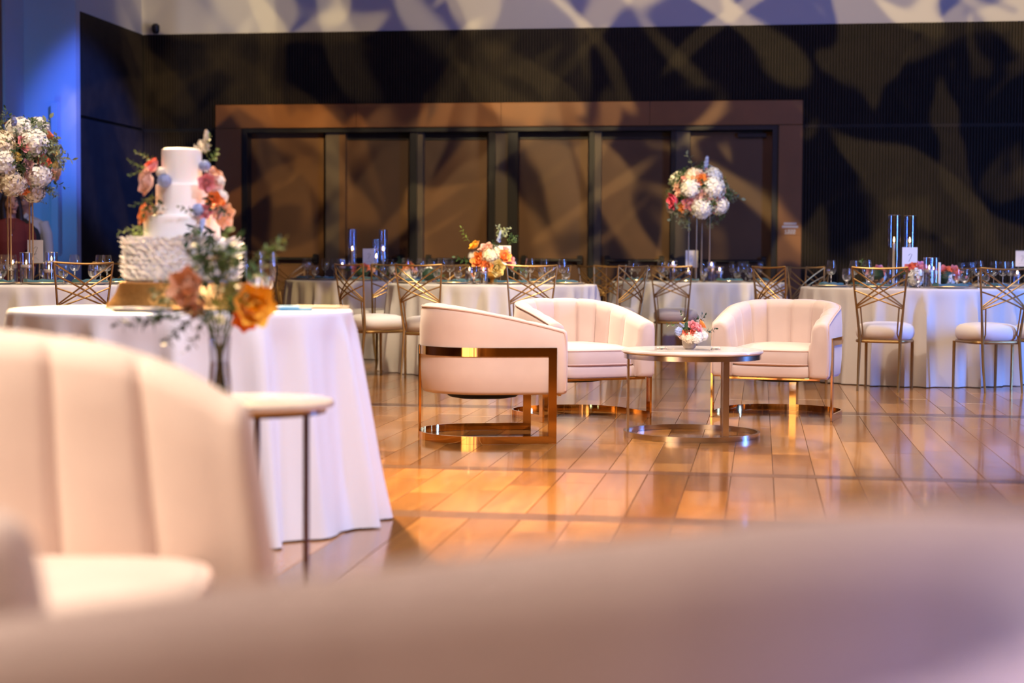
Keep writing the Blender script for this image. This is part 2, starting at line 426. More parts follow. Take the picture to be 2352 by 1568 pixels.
boxo('upper_wall', M['plaster'], wb, UL - .3, U1, VB + .02, VB + .3, ZS, ZC)
zg0, zg1 = onwall(1900, 293, VB)[1], onwall(1900, 285, VB)[1]
fu0, fu1 = onwall(498, 400, VB)[0], onwall(1842, 400, VB)[0]
fz = onwall(1176, 236, VB)[1]
boxo('backing', M['slat_back'], wb, UL - .3, fu0 + .03, VB + .03, VB + .3, 0, ZS)
boxo('backing', M['slat_back'], wb, fu1 - .03, U1, VB + .03, VB + .3, 0, ZS)
boxo('backing', M['slat_back'], wb, fu0 + .03, fu1 - .03, VB + .03, VB + .3, fz - .03, ZS)
mb = MB(); pitch = .0345; u = UL + .02
while u < U1 - .05:
    inside = fu0 - .01 < u + .01 < fu1 + .01
    if not inside:
        mb.box(u, u + .019, VB - .008, VB + .03, .02, zg0)
    z0 = fz + .012 if inside else zg1
    mb.box(u, u + .019, VB - .008, VB + .03, z0, ZS - .004)
    u += pitch
o = mb.build('slat_cladding', M['slat'], wb, smooth=False); o['kind'] = 'stuff'
boxo('groove_rail', M['slat_back'], wb, UL, fu0, VB + .005, VB + .03, zg0, zg1)
boxo('groove_rail', M['slat'], wb, fu1, U1, VB + .0, VB + .03, zg0, zg1)
# camera dome on the slat edge
o_ = onwall(362, 66, VB); cm = thing('security_camera', 'small black dome camera on top of the slats in the wall corner', 'camera', room(o_[0], VB - .07, o_[1]), -TH)
MB().lathe([(.001, -.075), (.03, -.07), (.047, -.045), (.05, -.02), (.05, .03), (.03, .05), (.001, .052)], 20).build('dome', M['black'], cm)
MB().tube([(0, 0, .02), (0, .06, .03), (0, .085, .03)], .016, 10).build('bracket', M['black'], cm)

# door surround
ts = struct('trim_1', 'copper-brown veneered surround framing the row of doors', 'door surround')
ou0, ou1 = onwall(556, 400, VB)[0], onwall(1788, 400, VB)[0]
oz = onwall(1176, 291, VB)[1]
PV = VB - .05
edges = [fu0 + (fu1 - fu0) * k / 4 for k in range(5)]
for k in range(4): boxo('header_panel', M['surround'], ts, edges[k] + .002, edges[k + 1] - .002, PV, VB + .03, oz, fz, .004)
boxo('jamb_panel', M['surround'], ts, fu0, ou0, PV, VB + .03, 0, oz - .004, .004)
boxo('jamb_panel', M['surround'], ts, ou1, fu1, PV, VB + .03, 0, oz - .004, .004)
VD = VB + .16                                   # door leaf plane, set back in the wall
boxo('opening_back', M['slat_back'], ts, ou0, ou1, VD + .06, VD + .1, 0, oz)
boxo('head_reveal', M['black'], ts, ou0, ou1, VB - .02, VD + .06, oz - .055, oz)
boxo('side_reveal', M['black'], ts, ou0, ou0 + .07, VB - .02, VD + .06, 0, oz - .055)
boxo('side_reveal', M['black'], ts, ou1 - .075, ou1, VB - .02, VD + .06, 0, oz - .055)
for a, b, m_ in ((745, 776, 'post'), (776, 790, 'doorwood'), (940, 956, 'black'), (956, 969, 'post'), (1121, 1136, 'black'), (1136, 1166, 'post'), (1166, 1188, 'black'), (1352, 1364, 'black'), (1364, 1379, 'post'), (1540, 1551, 'black'), (1551, 1583, 'post')):
    boxo('door_post', M[m_], ts, onwall(a, 450, VB)[0], onwall(b, 450, VB)[0], VB + (.02 if m_ == 'black' else .06), VD + .05, 0, oz - .055, .003)
leaves = [(571, 744, 305), (791, 939, 322), (970, 1120, 322), (1189, 1351, 320), (1380, 1539, 320), (1584, 1774, 303)]
dl = ['by the cake', 'behind the candle table', 'above the yellow flowers', 'beside the middle post', 'next to the tall flower stand', 'behind the tall flower stand, with a door closer']
for i, (a, b, ty) in enumerate(leaves):
    d = struct('door_%d' % (i + 1), ORD[i] + ' tall brown veneered door from the cake side, ' + dl[i], 'door')
    u0, u1 = onwall(a, 450, VD)[0], onwall(b, 450, VD)[0]; zt = onwall((a + b) / 2, ty, VD)[1]
    boxo('leaf', M['doorwood'], d, u0 + .004, u1 - .004, VD, VD + .05, .01, zt, .004)
    boxo('top_rail', M['black'], d, u0 + .004, u1 - .004, VD + .01, VD + .05, zt + .004, oz - .058)
    pb = MB().tube([(u0 + .08, VD - .075, .99), (u1 - .08, VD - .075, .99)], .022, 10).build('push_bar', M['black'], d)
    for q in (u0 + .09, u1 - .09):
        MB().box(q - .03, q + .03, VD - .085, VD + .004, .94, 1.05, .008).build('bracket', M['black'], pb, smooth=False)
    if i in (0, 5):
        for z in (.35, 1.15, 1.75, 2.4):
            q = u0 if i == 0 else u1
            MB().tube([(q, VD - .012, z - .06), (q, VD - .012, z + .06)], .011, 8).build('hinge', M['silver'], d)
    if i == 5:
        boxo('door_closer', M['black'], d, u1 - .42, u1 - .08, VD - .06, VD + .004, zt - .075, zt - .015, .008)
# small room sign on the surround
(su0, sz1), (su1, sz0) = onwall(1796, 511, VB), onwall(1833, 538, VB)
sg = thing('room_sign', 'small grey wall sign with two lines of text over the number 1222', 'sign', room((su0 + su1) / 2, PV - .006, (sz0 + sz1) / 2), -TH)
sw_, sh_ = (su1 - su0) / 2, (sz1 - sz0) / 2
MB().box(-sw_ - .01, sw_ + .01, 0, .008, -sh_ - .01, sh_ + .01, .001).build('plate', M['surround'], sg, smooth=False)
M['signgrey'] = mat('sign_grey', (.34, .36, .46), .5)
MB().box(-sw_ * .78, sw_ * .78, -.004, .001, sh_ * .62, sh_ * .98).build('text_line', M['signgrey'], sg, smooth=False)
MB().box(-sw_ * .98, sw_ * .98, -.004, .001, sh_ * .08, sh_ * .46).build('text_line', M['signgrey'], sg, smooth=False)
DIG = {'1': ['010', '110', '010', '010', '111'], '2': ['111', '001', '111', '100', '111']}
for j, ch in enumerate('1222'):
    mb = MB(); px = sw_ * .30; x0 = -sw_ * .66 + j * sw_ * .34
    for r, row in enumerate(DIG[ch]):
        for q, b_ in enumerate(row):
            if b_ == '1': mb.box(x0 + q * px / 3, x0 + (q + 1) * px / 3, -.004, .001, -sh_ * .2 - (r + 1) * sh_ * .15, -sh_ * .2 - r * sh_ * .15)
    mb.build('digit', M['signgrey'], sg, smooth=False)

# slatted return wall at the corner
VP = onside(183, 20, UL)[0]
wl = struct('wall_left', 'slatted return wall in blue light beside the corner', 'wall')
boxo('backing', M['slat_back'], wl, UL - .3, UL - .03, VP, VB + .03, 0, ZS)
boxo('upper_wall', M['plaster'], wl, UL - .3, UL - .02, VP, VB + .03, ZS, ZC)
mb = MB(); v = VP + .012
while v < VB - .02:
    mb.box(UL - .03, UL + .008, v, v + .019, .02, zg0); mb.box(UL - .03, UL + .008, v, v + .019, zg1, ZS - .004); v += pitch
o = mb.build('slat_cladding', M['slat'], wl, smooth=False); o['kind'] = 'stuff'
# plain pier lit blue, its return and the brown panel beyond
UP = onwall(66, 200, VP)[0]
wp = struct('wall_pier', 'plain pale pier washed with blue light', 'wall')
boxo('pier_face', M['side_plaster'], wp, UP - .02, UL - .0, VP - .12, VP, 0, ZC)
c0, c1 = onwall(124, 300, VP - .12)[0], onwall(139, 300, VP - .12)[0]
MB().box(c0, c1, VP - .20, VP - .121, 1.0, onwall(130, 235, VP - .12)[1], .01).build('cable_duct', M['side_plaster'], wp, smooth=False)
VN = onside(12, 200, UP)[0]
boxo('pier_return', M['side_plaster'], wp, UP - .2, UP, VN, VP - .12, 0, ZC)
w3 = struct('wall_side', 'brown panelled side wall at the hall edge', 'wall')
boxo('panel', M['surround'], w3, UP - .25, UP - .03, -4.5, VN - .01, 0, ZC)
w4 = struct('wall_right', 'dim side wall of the hall', 'wall'); boxo('panel', M['dim'], w4, U1, U1 + .2, -4.5, VB + .3, 0, ZC)
w5 = struct('wall_front', 'dim wall of the hall opposite the doors', 'wall'); boxo('panel', M['dim'], w5, -12, U1, -4.7, -4.5, 0, ZC)
cl = struct('ceiling', 'dark ceiling high above the hall', 'ceiling'); boxo('soffit', M['ceil'], cl, -12, U1, -4.7, VB + .3, ZC, ZC + .1)
# ------------------------------------------------------------------ tub chair (faces -Y)
def u_path(W, D, n, off=0.0, inset=0.0):
    """plan path of the U, from the front corner at +x round the back to -x; off moves it outwards"""
    rx, ry = W / 2 + off, min(W * .48, D * .62) + off
    yb = D / 2 + off; yc = yb - ry; yf = -D / 2 + inset
    pts = []; ls = yc - yf
    la = pi * (rx + ry) / 2; tot = 2 * ls + la
    for i in range(n + 1):
        s = tot * i / n
        if s < ls: pts.append((rx, yf + s))
        elif s < ls + la:
            a = pi * (s - ls) / la; ex = .92
            c_, s_ = cos(a), sin(a)
            pts.append((rx * math.copysign(abs(c_) ** ex, c_), yc + ry * abs(s_) ** ex))
        else: pts.append((-rx, yc - (s - ls - la)))
    return pts
def norm_in(pts):
    out = []
    for i in range(len(pts)):
        a = Vector(pts[max(0, i - 1)]); b = Vector(pts[min(len(pts) - 1, i + 1)]); d = (b - a).normalized()
        out.append(Vector((-d.y, d.x)))
    return out
def tub_chair(name, label, loc, rz, W=.72, D=.70, zb=.72, zf=.595, T=.10, nch=10, seat=.435, low=.255, band=True, chb=1.0, rake=0.0, drop=1.5, group=None, dust=True):
    t = thing(name, label, 'armchair', loc, rz, group)
    n = nch * 12; pts = u_path(W, D, n); nin = norm_in(pts)
    def zt(i):
        k = (pts[i][1] + D / 2) / D; k = max(0, min(1, k)); return zf + (zb - zf) * (1 - (1 - k) ** drop)
    def sec(i, fwd=0.0, sh=1.0):
        p = Vector(pts[i]); nn = nin[i]; z1 = zt(i)
        u = i / n * nch; ch = abs(sin(pi * u)) ** .32
        if u < 1 or u > nch - 1: ch = max(ch, .85) if (u < .5 or u > nch - .5) else ch
        b = (.026 * ch - .010) * chb; cr = .006 * (1 - ch) * chb
        prof = [(.012, low, 0), (0, low + .018, 0), (-.006, low + .12, 0), (-.006, z1 - .12, 0), (0, z1 - .035, 0), (.008, z1 - .012, 0), (.024, z1 - .001, 0), (T * .5, z1 + .004, .1),
                (T - .030, z1 - .003, .35), (T - .010, z1 - .020, .7), (T - .004, z1 - .05, 1), (T + .002, z1 - .12, 1), (T + .012, max(seat + .02, z1 - .25), 1), (T + .016, seat - .05, 1), (T + .016, low + .01, .5), (T, low, 0)]
        out = []
        cz = (z1 + low) / 2; co = T / 2
        for o_, z, wgt in prof:
            o2 = co + (o_ + b * wgt - co) * sh; z2 = cz + (z - (cr if wgt > 0 else 0) - cz) * (1 - (1 - sh) * .35)
            q = p + nn * o2
            out.append((q.x, q.y - fwd - rake * (z1 - z2) * max(0, 1 - (q.y + D / 2) / (.6 * D)), z2))
        return out
    rings = [sec(0, .030, .55), sec(0, .026, .80), sec(0, .014, .95)] + [sec(i) for i in range(n + 1)] + [sec(n, .014, .95), sec(n, .026, .80), sec(n, .030, .55)]
    sh = MB().loops(rings).build('shell', M['velvet'], t, ang=60)
    # piping along the outer rim and down the arm fronts
    pp = [(pts[0][0] - .004, pts[0][1] - .016, low + .02), (pts[0][0] - .004, pts[0][1] - .016, zt(0) - .06), (pts[0][0] - .006, pts[0][1] - .010, zt(0) - .02)]
    for i in range(0, n + 1): q = Vector(pts[i]) + nin[i] * .006; pp.append((q.x, q.y, zt(i) - .012))
    e = pts[n]; pp += [(e[0] + .006, e[1] - .010, zt(n) - .02), (e[0] + .004, e[1] - .016, zt(n) - .06), (e[0] + .004, e[1] - .016, low + .02)]
    MB().tube(pp, .0055, 6).build('piping', M['velvet_pipe'], sh)
    wi = W / 2 - T - .004
    # front rail under the cushion, rounded
    a_ = wi + .006; yf = -D / 2 - .008; yb_ = D / 2 - T - .02
    prof = [(.96, low), (.995, low + .012), (1, low + .03), (1, seat - .125), (.99, seat - .112), (.95, seat - .105)]
    cushion(MB(), a_, (yb_ - yf) / 2, 9, prof, 56, (0, (yb_ + yf) / 2, 0)).build('front_rail', M['velvet'], t, ang=60)
    yc0, yc1 = -D / 2 - .016, D / 2 - T - .03; hb = (yc1 - yc0) / 2
    prof = [(.93, seat - .108), (.985, seat - .104), (1.0, seat - .088), (1.004, seat - .055), (1.0, seat - .022), (.975, seat - .006), (.92, seat), (.7, seat + .016), (.35, seat + .024), (.05, seat + .025)]
    cu = cushion(MB(), wi - .004, hb, 6.5, prof, 64, (0, (yc0 + yc1) / 2, 0)).build('seat_cushion', M['velvet'], t, ang=60)
    for z in (seat - .014, seat - .096):
        pl = superellipse((wi - .004) * .995, hb * .995, 6.5, 64)
        MB().tube([(x, y + (yc0 + yc1) / 2, z) for x, y in pl], .0048, 6, True).build('piping', M['velvet_pipe'], cu)
    if band:
        ins = .055
        def ring(off, z0, z1, nm, th):
            MB().strap(u_path(W, D, 60, off, ins), z0, z1, th).build(nm, M['brass'], t, ang=30)
        ring(.004, seat + .02, seat + .066, 'brass_band', .009)
        ring(.004, .0, .040, 'base_ring', .010)
        for s in (1, -1):
            x = s * (W / 2 + .009)
            MB().box(x - .006, x + .006, -D / 2 + ins - .022, -D / 2 + ins + .022, 0, seat + .066, .0015).build('leg', M['brass'], t, smooth=False)
        MB().box(-.022, .022, D / 2 + .003, D / 2 + .014, 0, seat + .066, .0015).build('rear_post', M['brass'], t, smooth=False)
        MB().box(-wi - .05, wi + .05, -D / 2 - .004, -D / 2 + .010, low - .012, low + .002, .002).build('bottom_rail', M['brass'], t, smooth=False)
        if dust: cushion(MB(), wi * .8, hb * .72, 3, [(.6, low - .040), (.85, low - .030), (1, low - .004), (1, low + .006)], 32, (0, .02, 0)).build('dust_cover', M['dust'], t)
    return t

def face(dx, dy):            # rotation that turns a -Y facing thing towards (dx, dy)
    return atan2(dy, dx) + pi / 2
# chair seen from the side, its back to the cake table
pA = at(1115, 1003, F * .93 / 396); pA.z = 0
tub_chair('tub_chair', 'blush velvet tub chair seen from its side, brass band round the outside', pA, face(.985, .17))
pB = at(1316, 957, F * .93 / 346); pB.z = 0
tub_chair('tub_chair', 'blush velvet tub chair between the side-on chair and the coffee table', pB, face(.44, -.90))
pC = at(1794, 953, F * .93 / 341); pC.z = 0
tub_chair('tub_chair', 'blush velvet tub chair facing out beside the coffee table and the white-clothed table', pC, face(-.36, -.93))
# big out-of-focus seats close to the lens
tub_chair('tub_chair', 'wide cream tub chair with channelled back beside the cake table', (-.935, 2.235, 0), face(1, 0), W=1.45, D=.86, zb=.812, zf=.69, T=.11, nch=17, seat=.425, rake=.16, drop=5.0)
tub_chair('tub_sofa', 'blurred cream tub sofa looming along the bottom edge', (-.20, .905, 0), face(-.955, .30), W=.74, D=1.14, zb=.792, zf=.59, T=.10, seat=.43, chb=.22, drop=1.15)

# ------------------------------------------------------------------ coffee table
pT = at(1588, 1001, F * .93 / 390); pT.z = 0
ct = thing('coffee_table', 'round marble-topped coffee table on a metal ring base', 'table', pT, radians(3))
R_ = .375
MB().lathe([(.001, .452), (R_ - .012, .452), (R_ + .006, .455), (R_ + .012, .463), (R_ + .010, .471), (R_ + .002, .476), (R_ - .01, .477), (.001, .477)], 72).build('table_top', M['marble'], ct)
MB().loops([[(r * cos(2 * pi * k / 72), r * sin(2 * pi * k / 72), z) for k in range(72)] for r, z in ((R_ - .02, .426), (R_, .426), (R_, .452), (R_ - .02, .452), (R_ - .02, .426))], False, False).build('apron', M['steel'], ct, ang=30)
MB().loops([[(r * cos(2 * pi * k / 72), r * sin(2 * pi * k / 72), z) for k in range(72)] for r, z in ((R_ - .016, .0), (R_, .0), (R_, .028), (R_ - .016, .028), (R_ - .016, .0))], False, False).build('base_ring', M['steel'], ct, ang=30)
for a in (180, -69, 50):
    ca, sa = cos(radians(a)), sin(radians(a)); rr = R_ - .022
    mt = Matrix.Translation((rr * ca, rr * sa, 0)) @ Matrix.Rotation(radians(a), 4, 'Z')
    MB().box(-.006, .006, -.018, .018, .004, .428, .002, mt).build('leg', M['steel'], ct, smooth=False)
pv = Vector((pT.x + .0, pT.y, .477))

# ------------------------------------------------------------------ banquet tables
def cloth(R, H, hem, seed, m_, folds=(13, 22), amp=.030, n=192):
    r_ = random.Random(seed); ph = [r_.uniform(0, 6.28) for _ in range(6)]
    rings = []
    prof = [(.05, 0), (.6, 0), (.96, 0), (1.0, .002), (1.008, .008), (1.012, .02)]
    for s, dz in prof: rings.append([(R * s * cos(2 * pi * k / n), R * s * sin(2 * pi * k / n), H - dz) for k in range(n)])
    for j in range(1, 15):
        k_ = j / 14; z = H - .02 - (H - .022) * k_
        ring = []
        for k in range(n):
            a = 2 * pi * k / n
            f1 = sin(folds[0] * a + ph[0] + .7 * sin(3 * a + ph[1])); f2 = sin(folds[1] * a + ph[2] + .9 * sin(2 * a + ph[3]))
            fold = .62 * f1 + .38 * f2
            fold = 2 * abs(.5 * (fold + 1)) ** 2.2 - .9
            r = R * 1.012 + hem * (k_ ** 1.1) + amp * (k_ ** .45) * fold + (.012 * sin(31 * a + ph[4]) * max(0, k_ - .75) * 3)
            ring.append((r * cos(a), r * sin(a), z + (.004 if j == 14 else 0)))
        rings.append(ring)
    return MB().loops(rings, True, False).mesh('tablecloth', m_, True, 80)
TAB = {}
def round_table(key, px, d, R, label, m_, seed, folds=(29, 46), hem=.05, amp=.052, H=.765):
    p = at(px, 800, d); p.z = 0
    t = thing('round_table', label, 'table', p)
    obj('tablecloth', cloth(R, H, hem, seed, m_, folds, amp), t)
    MB().lathe([(.001, H - .035), (R - .01, H - .035), (R - .005, H - .02), (R - .01, H - .006), (.001, H - .006)], 48).build('table_top', M['woodlight'], t)
    for a in range(4):
        q = (R * .55 * cos(a * pi / 2 + .4), R * .55 * sin(a * pi / 2 + .4))
        MB().tube([(q[0], q[1], 0), (q[0], q[1], H - .034)], .018, 10).build('leg', M['steel'], t)
    TAB[key] = (p, R, H); return t
round_table(1, 45, 12.5, .915, 'round white-clothed table under tall flowers by the blue pier', M['linen'], 3)
round_table(2, 862, 16.9, .915, 'round white-clothed table furthest off, carrying tall candle cylinders before the doors', M['linen'], 8)
round_table(3, 1130, 14.45, .915, 'round white-clothed table with a yellow flower bowl', M['linen'], 5)
round_table(4, 1600, 17.4, .915, 'round white-clothed table with the tall flower stand before the doors', M['linen'], 9)
round_table(5, 2095, 13.6, .915, 'round white-clothed table before the slatted wall, two chairs in front', M['linen'], 14)
round_table(6, 2400, 17.0, .915, 'round white-clothed table mostly hidden behind the table by the slatted wall', M['linen'], 21)
round_table(7, 421, 5.91, .605, 'small round table under white satin carrying the cake', M['satin'], 31, (17, 28), .105, .055)

# ------------------------------------------------------------------ banquet chair (faces +Y)
def banquet_chair():
    t = thing('banquet_chair', '', 'chair', (0, 0, 0))
    g = M['chairgold']
    H0, H1, ZF = .40, .93, .62
    def edge(z):                       # half width and lean of the back frame at height z
        k = (z - H0) / (H1 - H0); return .150 + .056 * k, -.205 - .055 * k
    for s in (1, -1):
        MB().tube([(s * .150, -.262, .0), (s * .150, -.262, .004), (s * .152, -.228, .20), (s * .150, -.205, .40), (s * edge(ZF)[0], edge(ZF)[1], ZF), (s * edge(H1)[0], edge(H1)[1], H1)],
                  [.010, .0085, .0115, .0125, .0085, .0075], 8).build('rear_upright', g, t)
        x1, y1 = edge(ZF); 
        MB().tube([(s * (x1 - .030), y1 - .006, ZF + .012), (s * .128, -.208, .435), (s * .140, -.206, .395)], .0058, 6).build('inner_bar', g, t)
        MB().tube([(s * .176, .192, 0), (s * .176, .192, .005), (s * .176, .188, .372)], [.0115, .0105, .0125], 8).build('front_leg', g, t)
    n = 10
    def bar(z0, z1, s, bow, r, nm):
        pts = []
        for i in range(n + 1):
            k = i / n; z = z0 + (z1 - z0) * k; x = (-1 + 2 * k)
            wdt, y = edge(z); pts.append((s * x * wdt, y - bow * (1 - x * x), z))
        MB().tube(pts, r, 6).build(nm, g, t)
    top = []
    for i in range(n + 1):
        x = -1 + 2 * i / n; wdt, y = edge(H1); top.append((x * wdt, y - .040 * (1 - x * x), H1 - .010 * (1 - x * x)))
    MB().tube(top, .0078, 6).build('top_rail', g, t)
    for s in (1, -1):
        for z0, z1 in ((ZF + .020, H1 - .008), (ZF + .010, .845), (ZF, .755)):
            bar(z0, z1, s, .036, .0062, 'lattice_bar')
    pl = superellipse(.188, .198, 5, 32)
    MB().tube([(x, y - .004, .374) for x, y in pl], .0125, 8, True).build('seat_frame', g, t)
    prof = [(.80, .384), (.93, .388), (1.0, .405), (1.035, .432), (1.03, .458), (.985, .482), (.90, .498), (.72, .510), (.4, .517), (.05, .519)]
    cushion(MB(), .205, .208, 3.0, prof, 40, (0, .012, 0)).build('seat_cushion', M['seatcloth'], t)
    return t
proto = banquet_chair(); used = [0]
def place_chair(key, ang, label, rad=1.27, twist=0.0, ptd=None):
    if ptd is None:
        c, R, H = TAB[key]; a = radians(ang); x, y = c.x + rad * sin(a), c.y - rad * cos(a); rz = a
    else:
        x, y, rz = ptd
    o = proto if used[0] == 0 else copy_tree(proto); used[0] += 1
    o.location = (x, y, 0); o.rotation_euler = (0, 0, rz + radians(twist)); o['label'] = label; o['category'] = 'chair'; o['group'] = 'gold lattice banquet chairs'
    return o
gc = 'gold lattice-back chair '
place_chair(1, 33, gc + 'in front of the table by the blue pier')
place_chair(1, 166, gc + 'behind the blue pier table, half hidden by cake')
place_chair(1, 193, gc + 'beyond the blue pier table, behind the flower stand')
place_chair(2, -137, gc + 'with pale blue gleam beside the far candle table')
place_chair(2, 0, gc + 'turned away, one thin post beside the champagne flute', ptd=(-2.52, 15.5, radians(90)))
place_chair(2, 0, gc + 'turned sideways before the far candle table', ptd=(-1.30, 15.28, radians(40)))
place_chair(3, -50, gc + 'turned sideways next to the cake table')
place_chair(3, -22, gc + 'directly behind the side-on tub chair')
place_chair(3, 12.5, gc + 'directly behind the middle tub chair')
place_chair(3, 50, gc + 'angled between yellow flower table and tall stand table')
place_chair(3, -163, gc + 'beyond the yellow flower table, its corner beside glasses')
place_chair(3, 159, gc + 'beyond the yellow flower table and its card')
place_chair(3, 134, gc + 'in silvery light beyond the yellow flower table')
place_chair(4, -50, gc + 'nearest the yellow flower table at the tall stand table')
place_chair(4, -16, gc + 'directly behind the coffee table flowers')
place_chair(4, 22, gc + 'in bluish light behind the facing tub chair')
place_chair(4, 45, gc + 'in shadow by the door surround')
place_chair(5, -60, gc + 'with bright orange gleam behind the facing tub chair')
place_chair(5, -155, gc + 'in deep shadow beyond the slatted wall table')
place_chair(5, -23, gc + 'standing square before the slatted wall table')
place_chair(5, 12, gc + 'before the slatted wall table, near the picture edge')
place_chair(5, 39, gc + 'cut off at the picture edge, only seat showing')
place_chair(5, 172, gc + 'beyond the slatted wall table, only top rail showing')
place_chair(6, -47, gc + 'at the hidden far table, rail above coral flowers')
place_chair(6, -10, gc + 'at the hidden far table, behind wine glasses')
# ------------------------------------------------------------------ flowers
def petal_patch(mb, base, out, up, length, width, cup, curl, nu=3, nv=4):
    """a cupped petal: starts at base, grows along up, leans to out"""
    side = out.cross(up).normalized(); vs = []
    for j in range(nv + 1):
        k = j / nv; wd = width * .5 * (min(1, .4 + 1.9 * k) if k < .6 else sqrt(max(.12, 1 - ((k - .55) / .5) ** 2)))
        for i in range(nu + 1):
            s = -1 + 2 * i / nu
            p = base + up * (length * k) + out * (length * (curl * k * k)) + side * (s * wd) - out * (cup * (s * s) * width * .5 * -1)
            vs.append(p)
    fs = [(j * (nu + 1) + i, j * (nu + 1) + i + 1, (j + 1) * (nu + 1) + i + 1, (j + 1) * (nu + 1) + i) for j in range(nv) for i in range(nu)]
    mb.add(vs, fs)
def mk_rose(seed):
    r_ = random.Random(seed); mb = MB()
    mb.lathe([(.02, -.25), (.10, -.2), (.16, .0), (.12, .25), (.02, .33)], 8)
    for lay, (cnt, rad, ln, wd, curl) in enumerate(((3, .10, .70, .42, -.22), (4, .22, .70, .60, -.12), (5, .36, .68, .76, .0), (6, .50, .64, .86, .18), (6, .60, .56, .92, .42))):
        for k in range(cnt):
            a = 2 * pi * (k + .5 * (lay % 2) + r_.uniform(-.1, .1)) / cnt + lay * .4
            out = Vector((cos(a), sin(a), 0)); base = out * rad * .72 + Vector((0, 0, -.28 + .02 * lay))
            petal_patch(mb, base, out, (Vector((0, 0, 1)) + out * (.05 + .15 * lay)).normalized(), ln, wd, -.35, curl)
    return mb
def mk_poppy(seed):
    r_ = random.Random(seed); mb = MB()
    mb.lathe([(.02, -.2), (.14, -.15), (.16, .1), (.02, .2)], 8)
    for lay, (cnt, rad, ln, wd, curl) in enumerate(((4, .14, .75, .75, -.12), (5, .28, .85, .95, .05), (6, .38, .85, 1.0, .30))):
        for k in range(cnt):
            a = 2 * pi * (k + r_.uniform(-.15, .15)) / cnt + lay; out = Vector((cos(a), sin(a), 0))
            petal_patch(mb, out * rad + Vector((0, 0, -.2)), out, (Vector((0, 0, 1)) + out * (.12 + .22 * lay)).normalized(), ln, wd, -.3, curl)
    return mb
def mk_hydrangea(seed, n=230):
    r_ = random.Random(seed); mb = MB()
    mb.lathe([(.01, -.5), (.4, -.4), (.74, -.1), (.76, .2), (.58, .56), (.01, .78)], 14)
    for i in range(n):
        z = 1 - 1.72 * (i + .5) / n; rr = sqrt(max(0, 1 - z * z)); a = i * 2.39996 + r_.uniform(-.2, .2)
        nrm = Vector((rr * cos(a), rr * sin(a), z)); c = nrm * (.86 + r_.uniform(-.06, .08)); 
        s = nrm.orthogonal().normalized(); s.rotate(Quaternion(nrm, r_.uniform(0, 6))); t_ = nrm.cross(s); q = r_.uniform(.105, .145); tl = s * r_.uniform(-.35, .35) + t_ * r_.uniform(-.35, .35); nrm2 = (nrm + tl).normalized(); s = (s - nrm2 * s.dot(nrm2)).normalized(); t_ = nrm2.cross(s)
        for k in range(4):
            b = k * pi / 2; d1 = s * cos(b) + t_ * sin(b); d2 = s * cos(b + .75) + t_ * sin(b + .75); d0 = s * cos(b - .75) + t_ * sin(b - .75)
            lift = nrm * r_.uniform(.01, .06)
            mb.add([c, c + d0 * q * .8 + lift, c + d1 * q * 1.25 + lift * .4, c + d2 * q * .8 + lift], [(0, 1, 2, 3)])
    return mb
def leaf_blade(mb, base, d, up, ln, wd, bend=.2):
    side = d.cross(up).normalized(); up = side.cross(d).normalized(); vs = []
    for j, (k, w_) in enumerate(((0, .06), (.2, .7), (.5, 1), (.8, .62), (1, .04))):
        c = base + d * (ln * k) - up * (bend * ln * k * k)
        vs += [c - side * (wd * w_ * .5) + up * (wd * .12 * w_), c, c + side * (wd * w_ * .5) + up * (wd * .12 * w_)]
    fs = []
    for j in range(4):
        for i in range(2): fs.append((j * 3 + i, j * 3 + i + 1, j * 3 + i + 4, j * 3 + i + 3))
    mb.add(vs, fs)
def mk_spray(seed, n=9, wd=.22, ln=.34, bendy=.25, small=False):
    """a leafy twig along +z, one unit long"""
    r_ = random.Random(seed); mb = MB(); pts = []
    for j in range(6):
        k = j / 5; pts.append(Vector((bendy * k * k, .05 * sin(3 * k), k)))
    mb.tube(pts, [.014, .013, .011, .009, .007, .004], 5)
    for i in range(n):
        k = .12 + .88 * i / (n - 1); p = Vector((bendy * k * k, .05 * sin(3 * k), k)); a = i * 2.4 + r_.uniform(-.3, .3)
        d = Vector((cos(a), sin(a), .75 if i < n - 1 else 3)).normalized()
        leaf_blade(mb, p, d, Vector((0, 0, 1)) if abs(d.z) < .95 else Vector((1, 0, 0)), ln * (1.1 - .4 * k), wd * (1.1 - .4 * k), .25)
    return mb
def mk_filler(seed):
    r_ = random.Random(seed); mb = MB()
    for j in range(6):
        d = Vector((r_.uniform(-.5, .5), r_.uniform(-.5, .5), 1)).normalized(); e = d * r_.uniform(.6, 1)
        mb.tube([(0, 0, 0), e * .5, e], [.012, .01, .006], 4)
        for k in range(14):
            c = e * r_.uniform(.35, 1.0) + Vector((r_.uniform(-.1, .1), r_.uniform(-.1, .1), r_.uniform(-.08, .08)))
            dd = Vector((r_.uniform(-1, 1), r_.uniform(-1, 1), r_.uniform(-.2, 1))).normalized()
            leaf_blade(mb, c, dd, dd.orthogonal(), .15, .075, .2)
    return mb
